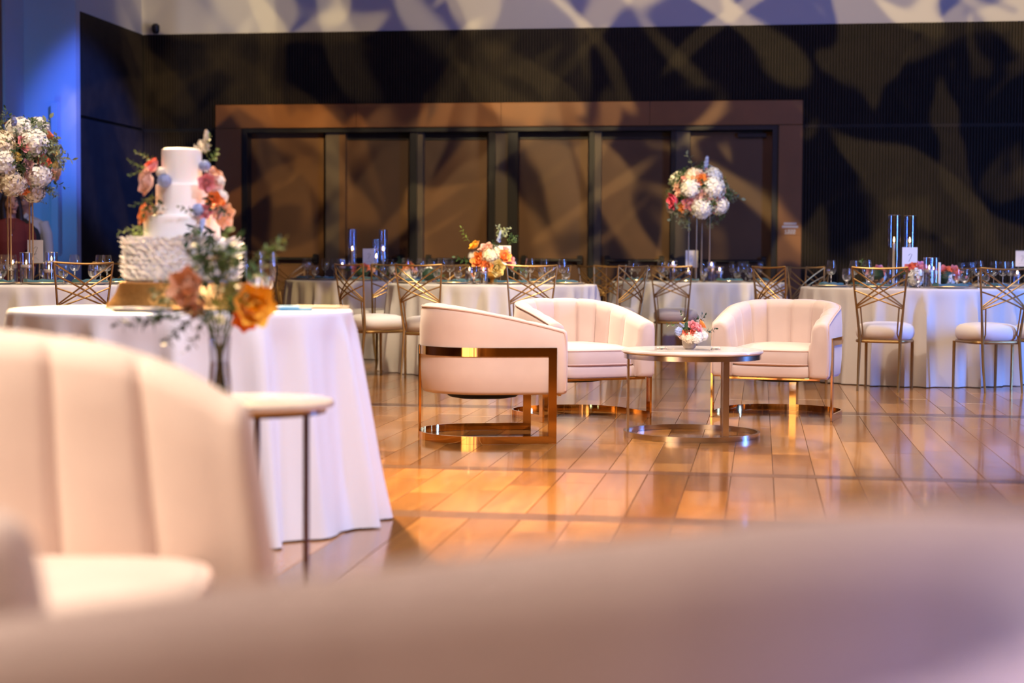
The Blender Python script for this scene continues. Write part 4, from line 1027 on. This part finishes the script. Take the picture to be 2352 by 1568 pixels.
# cup of flowers on the coffee table
t = thing('flower_cup', 'small stone cup of pink and orange blooms on the coffee table', 'flowers', (at(1582, 804, pT.y - .0).x, pT.y - .03, .4772))
MB().lathe([(.001, 0), (.022, 0), (.033, .010), (.040, .030), (.042, .052), (.040, .062), (.036, .062), (.036, .05), (.001, .045)], 28).build('cup', M['vase'], t)
MB().lathe([(.01, -.05), (.04, -.03), (.05, 0), (.04, .03), (.01, .05)], 12).build('foliage_core', M['leaf_dark'], t, loc=(0, 0, .105))
for dx, dz, dy, kind, colr, size in [(.012, .128, -.055, 'rose', 'p_pink', .036), (.042, .115, -.05, 'rose', 'p_pink', .030), (.065, .135, -.01, 'rose_b', 'p_orange', .035), (.010, .095, -.062, 'rose', 'p_coral', .022), (-.025, .095, -.055, 'poppy', 'p_coral', .02),
                                      (.035, .068, -.045, 'hydrangea', 'p_white', .038), (-.005, .065, -.045, 'hydrangea', 'p_cream', .034), (.072, .075, -.02, 'hydrangea', 'p_white', .03), (-.06, .098, -.03, 'hydrangea', 'p_blue', .026), (-.035, .122, -.035, 'spike', 'p_blue', .04), (-.055, .08, -.03, 'rose_b', 'p_peach', .018), (-.03, .07, -.04, 'hydrangea', 'p_cream', .025),
                                      (-.025, .14, 0, 'big_spray', 'leaf_dark', .06), (.025, .14, 0, 'big_spray', 'leaf_dark', .06), (.05, .14, 0, 'big_spray', 'leaf_dark', .055), (-.06, .12, -.01, 'big_spray', 'leaf', .06), (.085, .095, -.01, 'big_spray', 'leaf_dark', .055), (.0, .12, -.02, 'filler', 'leaf', .05), (-.02, .10, -.05, 'filler', 'leaf', .04),
                                      (-.02, .10, .05, 'rose', 'p_pink', .03), (.03, .10, .05, 'hydrangea', 'p_white', .035), (-.04, .08, .04, 'rose', 'p_blush', .03)]:
    bloom(t, kind, colr, Vector((dx, dy, dz)), Vector((dx, dy * .9, dz - .09)).normalized() if kind != 'hydrangea' else Vector((dx, dy - .02, dz - .08)).normalized(), size)
for dx, nm in ((.12, 'nearer the facing tub chair'), (-.17, 'nearer the side-on tub chair')):
    t = thing('votive_dish', 'small clear glass votive dish on the marble table, ' + nm, 'glass dish', (pT.x + dx, pT.y - .05, .4772))
    MB().lathe([(.001, 0), (.026, 0), (.030, .014), (.027, .014), (.024, .004), (.001, .004)], 24).build('dish', M['crystal'], t)
    MB().lathe([(.001, .0045), (.017, .0045), (.017, .011), (.001, .011)], 16).build('tealight', M['wax'], t)

# ------------------------------------------------------------------ cake table
c7, R7, H7 = TAB[7]
st = thing('cake_stand', 'hammered gold drum cake stand flaring to its foot', 'cake stand', (c7.x - .003, c7.y, H7 + .0005))
MB().lathe([(.001, 0), (.265, 0), (.272, .006), (.268, .014), (.252, .030), (.236, .055), (.226, .08), (.222, .092), (.215, .096), (.001, .096)], 64).build('drum', M['cakegold'], st)
ck = thing('wedding_cake', 'four-tier white wedding cake with ruffled base tier and fresh flowers', 'cake', (c7.x - .003, c7.y, H7 + .0968))
def tier(r, z0, z1, nm='tier'):
    MB().lathe([(.001, z0), (r, z0), (r, z1 - .008), (r - .002, z1 - .003), (r - .008, z1), (.001, z1)], 56).build(nm, M['icing'], ck)
tier(.136, .150, .238); tier(.092, .238, .352); tier(.071, .352, .478)
# ruffled base tier: rows of overlapping petals of icing
base_t = MB().lathe([(.001, 0), (.198, 0), (.202, .07), (.198, .142), (.001, .150)], 56).build('ruffled_tier', M['icing'], ck)
mb = MB(); rr_ = random.Random(2)
for row in range(9):
    for k in range(46):
        a = 2 * pi * (k + .5 * (row % 2) + rr_.uniform(-.2, .2)) / 46; out = Vector((cos(a), sin(a), 0)); z = .002 + row * .0172
        petal_patch(mb, out * .199 + Vector((0, 0, z)), (out + Vector((0, 0, rr_.uniform(-.1, .1)))).normalized(), (Vector((0, 0, 1)) + out * rr_.uniform(.3, .9)).normalized(), rr_.uniform(.022, .030), rr_.uniform(.026, .038), rr_.uniform(-.5, .1), rr_.uniform(.1, .6), 3, 2)
for k in range(60):
    a = k * 2.4; r = .14 + .058 * ((k * .618) % 1); out = Vector((cos(a), sin(a), 0))
    petal_patch(mb, out * r + Vector((0, 0, .146)), out, (Vector((0, 0, 1)) + out * .4).normalized(), .016, .032, -.3, .6, 3, 2)
mb.build('ruffle', M['icing'], base_t, ang=80)
S7 = F / c7.y
def cakept(px, py, dy): p = at(px, py, c7.y + dy); return Vector((p.x - ck.location.x, dy, p.z - ck.location.z))
for px, py, dy, kind, colr, size, d in [
    (353, 385, -.03, 'rose', 'p_pink', .026, (-.6, -.6, .5)), (340, 418, -.05, 'rose', 'p_blush', .046, (-.8, -.6, .1)), (348, 376, .0, 'rose_b', 'p_coral', .024, (-.5, -.4, .8)), (378, 415, -.09, 'hydrangea', 'p_blue', .022, (-.3, -.9, .2)), (371, 396, -.08, 'hydrangea', 'p_white', .016, (-.3, -.9, .3)),
    (333, 493, -.06, 'rose', 'p_orange', .036, (-.8, -.5, .2)), (342, 490, -.08, 'rose_b', 'p_peach', .026, (-.5, -.8, .1)),
    (352, 372, .0, 'leaf_spray_b', 'leaf_pale', .055, (-.8, -.2, .7)), (338, 385, -.02, 'leaf_spray_b', 'leaf_pale', .055, (-1, -.3, .35)), (338, 392, -.02, 'leaf_spray_b', 'leaf_pale', .05, (-1, -.3, -.1)), (375, 365, .0, 'leaf_spray_b', 'leaf_pale', .03, (.3, -.3, .9)),
    (352, 440, -.07, 'leaf_spray', 'leaf', .07, (-.2, -.6, -.8)), (345, 455, -.07, 'leaf_spray_b', 'leaf', .06, (-.8, -.4, -.4)), (362, 450, -.08, 'leaf_spray', 'leaf_dark', .08, (.1, -.5, -.9)), (358, 478, -.08, 'filler', 'leaf_grey', .05, (0, -.8, -.5)), (370, 470, -.09, 'filler', 'p_white', .04, (.2, -.8, -.3)),
    (330, 515, -.08, 'leaf_spray_b', 'leaf_pale', .07, (-.6, -.5, -.8)), (322, 520, -.07, 'leaf_spray_b', 'leaf_pale', .06, (-.9, -.4, -.5)), (330, 520, -.09, 'leaf_spray_b', 'leaf_pale', .055, (-.1, -.5, -.9)),
    (484, 425, -.05, 'rose', 'p_blush', .040, (.7, -.7, .1)), (474, 420, -.09, 'rose', 'p_pink', .030, (.2, -1, 0)), (494, 405, .0, 'rose_b', 'p_peach', .034, (.7, -.4, .6)), (500, 418, -.02, 'hydrangea', 'p_white', .022, (.9, -.4, 0)),
    (470, 382, -.03, 'hydrangea', 'p_blue', .018, (.2, -.8, .5)), (472, 352, .0, 'spike', 'p_white', .065, (.1, -.3, 1)), (476, 360, -.01, 'leaf_spray_b', 'leaf_pale', .06, (-.05, -.2, 1)), (480, 372, -.01, 'leaf_spray', 'leaf_pale', .05, (.7, -.3, .7)), (466, 345, .0, 'filler', 'p_white', .035, (-.5, -.4, .8)),
    (491, 462, -.08, 'poppy', 'p_orange', .028, (.3, -.9, .2)), (508, 452, -.04, 'hydrangea', 'p_white', .022, (.8, -.5, .3)), (504, 476, -.06, 'poppy', 'p_orange', .022, (.6, -.8, 0)), (472, 486, -.12, 'rose', 'p_pink', .025, (0, -1, .1)), (512, 495, -.07, 'rose', 'p_peach', .042, (.8, -.6, -.2)), (498, 490, -.1, 'rose_b', 'p_blush', .02, (.3, -.9, 0)),
    (455, 482, -.12, 'hydrangea', 'p_blue', .020, (-.3, -.9, .1)), (466, 500, -.14, 'spike', 'p_blue', .05, (0, -.6, -.9)), (480, 445, -.09, 'leaf_spray', 'leaf_dark', .06, (0, -.6, -.8)), (500, 470, -.1, 'leaf_spray_b', 'leaf_dark', .06, (.4, -.7, -.5)), (448, 486, -.15, 'leaf_spray', 'leaf_grey', .045, (-.9, -.8, .2)),
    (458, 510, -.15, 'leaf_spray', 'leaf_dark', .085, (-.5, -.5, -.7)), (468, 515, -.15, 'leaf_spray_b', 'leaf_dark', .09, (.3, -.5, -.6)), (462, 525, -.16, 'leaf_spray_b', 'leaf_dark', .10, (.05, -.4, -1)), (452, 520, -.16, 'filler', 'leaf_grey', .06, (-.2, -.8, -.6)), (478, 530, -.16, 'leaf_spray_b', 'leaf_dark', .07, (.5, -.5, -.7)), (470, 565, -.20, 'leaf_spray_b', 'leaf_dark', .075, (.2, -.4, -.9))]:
    bloom(ck, kind, colr, cakept(px, py, dy), Vector(d).normalized(), size * 1.22)
# plates, flute, napkin and server on the cake table
def on7(px, dd): p = at(px, 700, c7.y + dd); p.z = H7 + .0005; return p
t = thing('dessert_plate', 'gold-edged white plate at the foot of the cake stand', 'plate', on7(318, -.41)); obj('dish', G['plate'], t).scale = (.72, .72, .8); obj('gold_rim', G['plate_rim'], t).scale = (.72, .72, .8)
t = thing('champagne_flute', 'clear champagne flute beside the cake', 'glass', on7(583, -.23), 0, 'champagne flutes by the cake')
MB().lathe([(.004, .062), (.012, .066), (.022, .085), (.029, .12), (.0305, .16), (.030, .195), (.0285, .208)], 24, (0, 0, 0), False, False).build('bowl', M['glass'], t)
MB().lathe([(.001, 0), (.031, 0), (.031, .003), (.012, .007), (.006, .02), (.0055, .045), (.009, .060), (.001, .064)], 16).build('stem', M['crystal'], t)
MB().lathe([(.001, .066), (.011, .068), (.020, .086), (.0265, .118), (.001, .118)], 18, (0, 0, 0), False, False).build('champagne', M['water'], t)
t = thing('champagne_flute', 'second champagne flute half hidden behind the foliage by the cake', 'glass', on7(614, .10), 0, 'champagne flutes by the cake')
for ch in [q for q in bpy.data.objects if q.get('label') == 'clear champagne flute beside the cake'][0].children: obj(ch.name.split('.')[0], ch.data, t)
t = thing('folded_napkin', 'bright blue folded napkins lying on the cake table cloth', 'napkin', on7(668, -.18), radians(8))
MB().box(-.075, .075, -.06, .06, 0, .008, .002).build('lower_fold', M['bluecloth'], t, smooth=False)
M['paleblue'] = mat('pale_blue_cloth', (.35, .62, .75), .8)
MB().box(-.085, .03, -.02, .05, .008, .016, .002).build('upper_fold', M['paleblue'], t, smooth=False)
t = thing('cutting_board', 'pale wooden board at the edge of the cake table', 'board', on7(728, .05), radians(-6)); MB().box(-.085, .085, -.05, .05, 0, .012, .003).build('board_body', M['woodlight'], t, smooth=False)
MB().tube([(.085, 0, .006), (.115, .01, .006)], .006, 8).build('board_handle', M['woodlight'], t)

# ------------------------------------------------------------------ side table with blurred vase in front of the cake table
ds = 4.35; p = at(572, 1300, ds); zt_ = .93 - (917 - 604.5) / (F / ds)
t = thing('side_table', 'small round side table with pale top on thin metal legs', 'table', (p.x, ds, 0))
MB().lathe([(.001, zt_ - .022), (.215, zt_ - .022), (.226, zt_ - .016), (.226, zt_ - .004), (.220, zt_), (.001, zt_)], 56).build('table_top', M['marble'], t)
MB().loops([[(r * cos(2 * pi * k / 48), r * sin(2 * pi * k / 48), z) for k in range(48)] for r, z in ((.198, zt_ - .034), (.206, zt_ - .034), (.206, zt_ - .022), (.198, zt_ - .022), (.198, zt_ - .034))], False, False).build('apron', M['steel'], t, ang=30)
M['darksteel'] = mat('dark_bronze', (.16, .11, .08), .35, .9)
for a in (-28, 92, 212):
    x, y = .186 * cos(radians(a)), .186 * sin(radians(a)); MB().tube([(x, y, 0), (x, y, zt_ - .03)], .0085, 8).build('leg', M['darksteel'], t)
MB().loops([[(r * cos(2 * pi * k / 48), r * sin(2 * pi * k / 48), z) for k in range(48)] for r, z in ((.18, .0), (.194, .0), (.194, .014), (.18, .014), (.18, .0))], False, False).build('base_ring', M['darksteel'], t, ang=30)
pv = at(505, 900, ds); 
v_ = thing('flower_vase', 'blurred clear vase of orange poppy, peach rose and trailing greenery', 'flowers', (pv.x, ds, zt_ + .0005))
MB().lathe([(.001, .0), (.030, .0), (.033, .01), (.026, .10), (.030, .17), (.028, .17), (.024, .10), (.030, .012), (.001, .008)], 24, (0, 0, 0), False, False).build('vase', M['glass'], v_)
MB().lathe([(.001, .013), (.029, .014), (.024, .10), (.001, .10)], 20, (0, 0, 0), False, False).build('water', M['water'], v_)
for k in range(9):
    a = k * .7; MB().tube([(.012 * cos(a), .012 * sin(a), .015), (.006 * cos(a + 2), .006 * sin(a + 2), .12), (.05 * cos(a + 1), .05 * sin(a + 1), .24)], .0028, 5).build('stem', M['stem'], v_)
def vpt(px, py, dy=0): q = at(px, py, ds + dy); return Vector((q.x - v_.location.x, dy, q.z - v_.location.z))
for px, py, dy, kind, colr, size, d in [
    (577, 702, -.10, 'poppy', 'p_yellow', .060, (.5, -.8, .1)), (562, 730, -.06, 'poppy', 'p_orange', .035, (.2, -.9, -.2)), (430, 660, -.14, 'rose', 'p_peach', .060, (-.4, -.9, .2)), (447, 700, -.05, 'rose_b', 'p_blush', .04, (-.2, -.9, -.3)), (490, 598, .0, 'rose_b', 'p_blush', .02, (-.2, -.5, .8)),
    (485, 700, -.03, 'leaf_spray', 'leaf', .14, (-.1, -.3, 1)), (500, 690, -.04, 'leaf_spray', 'leaf', .16, (.1, -.2, 1)), (520, 660, -.02, 'filler', 'leaf', .12, (.2, -.4, .9)), (470, 690, -.05, 'filler', 'leaf', .12, (-.5, -.5, .4)), (440, 710, -.05, 'filler', 'leaf', .12, (-.8, -.4, .1)), (500, 740, -.05, 'filler', 'leaf', .11, (0, -.8, .4)), (530, 720, -.05, 'leaf_spray', 'leaf', .10, (.4, -.6, .3)),
    (520, 640, .02, 'filler', 'leaf_pale', .10, (.1, -.2, 1)), (480, 640, .0, 'leaf_spray', 'leaf', .11, (-.3, -.2, .9)), (510, 610, .0, 'filler', 'leaf', .08, (0, -.3, 1)), (540, 690, .0, 'leaf_spray', 'leaf', .12, (.5, -.2, .8)),
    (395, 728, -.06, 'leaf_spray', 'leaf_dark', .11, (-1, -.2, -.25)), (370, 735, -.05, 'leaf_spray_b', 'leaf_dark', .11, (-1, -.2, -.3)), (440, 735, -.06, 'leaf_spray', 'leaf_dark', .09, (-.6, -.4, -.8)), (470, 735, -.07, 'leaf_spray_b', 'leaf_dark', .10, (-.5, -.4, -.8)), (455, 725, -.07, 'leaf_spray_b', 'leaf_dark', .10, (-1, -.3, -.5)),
    (495, 655, -.06, 'filler', 'leaf', .13, (.1, -.6, .7)), (510, 700, -.06, 'filler', 'leaf_pale', .11, (.3, -.7, .3)), (480, 620, -.03, 'filler', 'leaf', .11, (-.2, -.5, .8)), (525, 610, -.02, 'leaf_spray', 'leaf_pale', .10, (.2, -.3, .9)), (560, 655, .02, 'leaf_spray_b', 'leaf', .14, (.55, -.1, .85)), (592, 600, .03, 'leaf_spray', 'leaf_pale', .085, (.75, -.1, .65)), (600, 580, .03, 'leaf_spray', 'leaf_pale', .07, (1, -.1, .35))]:
    bloom(v_, kind, colr, vpt(px, py, dy), Vector(d).normalized(), size)
for a, b in (((500, 760), (600, 575)), ((495, 760), (390, 730)), ((505, 760), (490, 600)), ((510, 760), (570, 700)), ((500, 760), (440, 665))):
    q0, q1 = vpt(*a), vpt(*b); mid = (q0 + q1) / 2 + Vector((0, 0, .03)); MB().tube([q0, mid, q1], .0022, 5).build('stem', M['stem'], v_)
# ------------------------------------------------------------------ two people behind the flowers by the pier
M['skin_a'] = mat('skin_warm', (.46, .24, .17), .55, sss=.1)
M['skin_b'] = mat('skin_deep', (.30, .15, .11), .55, sss=.1)
M['hair'] = mat('dark_hair', (.018, .011, .008), .45, bump=(80, .4, .01))
M['maroon'] = mat('maroon_knit', (.15, .022, .018), .8, bump=(120, .2, .004))
M['vestcloth'] = mat('black_waistcoat', (.009, .009, .011), .7)
M['shirtcloth'] = mat('white_shirt', (.36, .38, .46), .7, bump=(30, .1, .006))
M['tiecloth'] = mat('patterned_tie', (.05, .035, .05), .6, noise=(40, (.28, .20, .22), 5))
M['trouser'] = mat('dark_trouser', (.014, .014, .018), .8)
M['shoe'] = mat('black_shoe', (.01, .01, .01), .35)
M['eyewhite'] = mat('eye_white', (.7, .68, .65), .3)
M['iris'] = mat('dark_iris', (.03, .018, .012), .2)
M['lips'] = mat('lips', (.36, .13, .11), .5)
M['badgeblue'] = mat('badge_white', (.55, .72, .95), .5)
def ell(mb, c, r, n=16, m=10):
    rings = []
    for j in range(m + 1):
        a = -pi / 2 + pi * j / m; k = max(.02, cos(a))
        rings.append([(c[0] + r[0] * k * cos(2 * pi * i / n), c[1] + r[1] * k * sin(2 * pi * i / n), c[2] + r[2] * sin(a)) for i in range(n)])
    return mb.loops(rings)
def torso(mb, levels):
    """levels: (z, half width, half depth, y) stacked ellipses"""
    return mb.loops([[(wx * cos(2 * pi * i / 24), y + wy * sin(2 * pi * i / 24), z) for i in range(24)] for z, wx, wy, y in levels])
def remesh(o, vox, it=5):
    r = o.modifiers.new('remesh', 'REMESH'); r.mode = 'VOXEL'; r.voxel_size = vox; r.use_smooth_shade = True
    s = o.modifiers.new('smooth', 'SMOOTH'); s.factor = .5; s.iterations = it
    return o
def person(label, loc, rz, eye, female, turn, tilt):
    k = eye / 1.585
    t = thing('person', label, 'person', loc, rz); t.scale = (k, k, k)
    skin = M['skin_a'] if female else M['skin_b']
    sw = .165 if female else .185
    b = MB()                                                   # one continuous body, standing, arms at the sides
    torso(b, [(.86, .15, .10, 0), (.95, .155, .105, 0), (1.05, .125, .09, 0), (1.20, .145, .10, 0), (1.32, sw * .95, .10, 0), (1.40, sw * .9, .08, .005), (1.44, .07, .06, .01)])
    for s in (1, -1):
        b.tube([(s * .085, 0, .90), (s * .095, -.005, .70), (s * .095, .0, .48), (s * .095, .015, .30), (s * .095, .02, .08)], [.085, .075, .055, .052, .036], 14)
        b.tube([(s * .095, .04, .035), (s * .10, -.04, .035), (s * .105, -.13, .025)], [.036, .04, .03], 12)
        b.tube([(s * (sw - .01), .01, 1.38), (s * (sw + .035), .01, 1.26), (s * (sw + .05), .02, 1.08), (s * (sw + .045), -.03, .94), (s * (sw + .04), -.06, .84)], [.052, .048, .041, .034, .026], 12)
        hx, hy, hz = s * (sw + .04), -.065, .80
        ell(b, (hx, hy, hz - .01), (.018, .038, .045))
        for f, (fy, ln) in enumerate(((-.030, .070), (-.010, .082), (.010, .078), (.028, .062))):
            b.tube([(hx, hy + fy, hz - .045), (hx - s * .004, hy + fy - .004, hz - .045 - ln * .55), (hx - s * .018, hy + fy - .006, hz - .045 - ln)], [.0095, .009, .008], 8)
        b.tube([(hx, hy - .030, hz + .01), (hx - s * .012, hy - .052, hz - .025), (hx - s * .018, hy - .056, hz - .055)], [.011, .010, .009], 8)
    b.tube([(0, .012, 1.40), (0, .005, 1.50), (0, 0, 1.56)], [.056, .052, .05], 14)
    # head, built facing -Y then turned on the neck
    hm = MB(); hc = Vector((0, -.012, 1.60))
    rings = []
    for j in range(19):
        a = -pi / 2 + pi * j / 18; z = .118 * sin(a); kk = max(.03, cos(a)); jaw = 1 - .30 * max(0, -sin(a)) ** 1.4
        rings.append([((.074 * kk * jaw) * cos(2 * pi * i / 28), (.094 * kk * (1 - .10 * max(0, -sin(a)))) * sin(2 * pi * i / 28) - .012 * max(0, -sin(a)), z) for i in range(28)])
    hm.loops(rings)
    hm.tube([(0, -.090, .022), (0, -.104, -.008), (0, -.112, -.026), (0, -.098, -.034)], [.008, .011, .014, .008], 10)          # nose
    for s in (1, -1):
        hm.tube([(s * .010, -.096, .036), (s * .030, -.092, .042), (s * .052, -.074, .036)], [.007, .009, .006], 8)              # brow
        ell(hm, (s * .034, -.072, -.028), (.026, .02, .022)); ell(hm, (s * .076, .006, -.004), (.010, .018, .030))               # cheek, ear
    hm.tube([(-.022, -.088, -.060), (0, -.098, -.056), (.022, -.088, -.060)], .008, 8)
    ell(hm, (0, -.082, -.096), (.026, .022, .02))
    rot = Matrix.Rotation(turn, 3, 'Z') @ Matrix.Rotation(tilt, 3, 'Y')
    def H(p): return hc + rot @ Vector(p)
    b.add([H(p) for p in hm.v], hm.f)
    body = remesh(b.build('body', skin, t, ang=180), .0085, 4)
    def hobj(nm, mb, m_): o = mb.build(nm, m_, t, ang=180); o.matrix_local = Matrix.Translation(hc) @ rot.to_4x4(); return o
    for s in (1, -1):
        e = ell(MB(), (s * .031, -.083, .014), (.0145, .010, .0085), 12, 8); eo = hobj('eye', e, M['eyewhite'])
        i_ = ell(MB(), (s * .031 - (.002), -.0915, .014), (.0072, .003, .0075), 12, 6).build('iris', M['iris'], eo)
        MB().tube([(s * .014, -.100, .042), (s * .032, -.099, .049), (s * .052, -.082, .042)], [.003, .0045, .002], 6).build('eyebrow', M['hair'], eo)
        MB().tube([(s * .016, -.094, .019), (s * .031, -.096, .026), (s * .047, -.086, .019)], [.002, .003, .002], 6).build('upper_lid', M['hair'], eo)
    hobj('mouth', MB().tube([(-.024, -.089, -.060), (-.008, -.104, -.055), (0, -.106, -.057), (.008, -.104, -.055), (.024, -.089, -.060)], [.003, .0065, .0065, .0065, .003], 8), M['lips'])
    hr = MB()
    if female:
        ell(hr, (0, .018, .030), (.086, .098, .104))
        hr.tube([(.055, -.040, .085), (.083, -.012, .03), (.086, .01, -.06), (.085, .03, -.16), (.075, .02, -.26)], [.03, .028, .034, .042, .03], 10)
        hr.tube([(-.055, -.040, .085), (-.083, -.012, .03), (-.086, .01, -.06), (-.085, .03, -.16), (-.075, .02, -.26)], [.03, .028, .034, .042, .03], 10)
        hr.tube([(0, .07, .04), (0, .09, -.08), (0, .085, -.22)], [.07, .075, .05], 12)
    else:
        ell(hr, (0, .016, .042), (.082, .094, .088)); hr.tube([(-.05, -.06, .088), (0, -.078, .096), (.05, -.06, .088)], .022, 8)
        for s in (1, -1): hr.tube([(s * .074, -.01, .05), (s * .077, .0, .01)], [.014, .008], 8)
    remesh(hobj('hair', hr, M['hair']), .008, 4)
    if female:
        d = MB(); torso(d, [(.42, .24, .17, 0), (.60, .22, .155, 0), (.86, .175, .125, 0), (.96, .165, .118, 0), (1.06, .137, .102, 0), (1.20, .158, .118, -.008), (1.32, sw, .112, 0), (1.405, sw * .92, .088, .005), (1.445, .078, .068, .01)])
        for s in (1, -1): d.tube([(s * (sw - .012), .01, 1.385), (s * (sw + .036), .01, 1.26), (s * (sw + .051), .02, 1.08), (s * (sw + .046), -.03, .94)], [.060, .056, .049, .042], 12)
        remesh(d.build('dress', M['maroon'], t, ang=180), .010, 4)
        MB().tube([(-.05, -.075, 1.43), (-.03, -.115, 1.34), (0, -.125, 1.28), (.03, -.115, 1.34), (.05, -.075, 1.43)], .0018, 5).build('necklace', M['silver'], t)
        ell(MB(), (0, -.132, 1.27), (.008, .006, .010), 10, 6).build('pendant', M['badgeblue'], t)
        shoe = M['shoe']
    else:
        sh = MB(); torso(sh, [(.90, .168, .118, 0), (1.05, .150, .108, 0), (1.20, .160, .112, 0), (1.32, sw, .112, 0), (1.405, sw * .93, .090, .005), (1.45, .075, .07, .01)])
        for s in (1, -1): sh.tube([(s * (sw - .012), .01, 1.385), (s * (sw + .036), .01, 1.26), (s * (sw + .051), .02, 1.08), (s * (sw + .046), -.03, .90)], [.064, .060, .052, .040], 12)
        remesh(sh.build('shirt', M['shirtcloth'], t, ang=180), .010, 4)
        for s in (1, -1): MB().box(-.02, .02, -.004, .004, -.035, .02, .003, Matrix.Translation((s * .038, -.078, 1.455)) @ Matrix.Rotation(s * .6, 4, 'Y') @ Matrix.Rotation(-.5, 4, 'X')).build('collar', M['shirtcloth'], t, smooth=False)
        ve = MB(); torso(ve, [(.90, .176, .127, 0), (1.05, .160, .118, 0), (1.20, .170, .122, 0), (1.32, sw - .006, .121, 0), (1.39, sw * .80, .100, .004), (1.42, sw * .55, .088, .006)])
        remesh(ve.build('waistcoat', M['vestcloth'], t, ang=180), .011, 4)
        MB().loops([[(wx, y, z), (-wx, y, z), (-wx, y + .008, z), (wx, y + .008, z)] for z, wx, y in ((1.44, .020, -.098), (1.405, .014, -.112), (1.36, .024, -.128), (1.22, .036, -.137), (1.00, .042, -.132))]).build('tie', M['tiecloth'], t, ang=30)
        MB().box(.055, .125, -.128, -.122, 1.275, 1.305, .002).build('name_badge', M['badgeblue'], t, smooth=False)
        tr = MB()
        torso(tr, [(.84, .155, .11, 0), (.90, .168, .118, 0), (.95, .166, .116, 0)])
        for s in (1, -1): tr.tube([(s * .085, 0, .92), (s * .095, -.005, .70), (s * .098, .0, .48), (s * .098, .012, .08)], [.098, .088, .070, .056], 14)
        remesh(tr.build('trousers', M['trouser'], t, ang=180), .011, 4)
    for s in (1, -1):
        MB().tube([(s * .095, .055, .040), (s * .10, -.04, .040), (s * .106, -.15, .030)], [.040, .045, .033], 12).build('shoe', M['shoe'], t)
    return t
pw = at(24, 470, 15.9); pm = at(59, 466, 16.25)
person('woman in a maroon dress looking out between the pier flower stand legs', (pw.x, 15.9, 0), radians(20), pw.z, True, radians(14), radians(-8))
person('man in white shirt, dark waistcoat and patterned tie beside the blue pier', (pm.x, 16.25, 0), radians(-6), pm.z, False, radians(-14), radians(7))
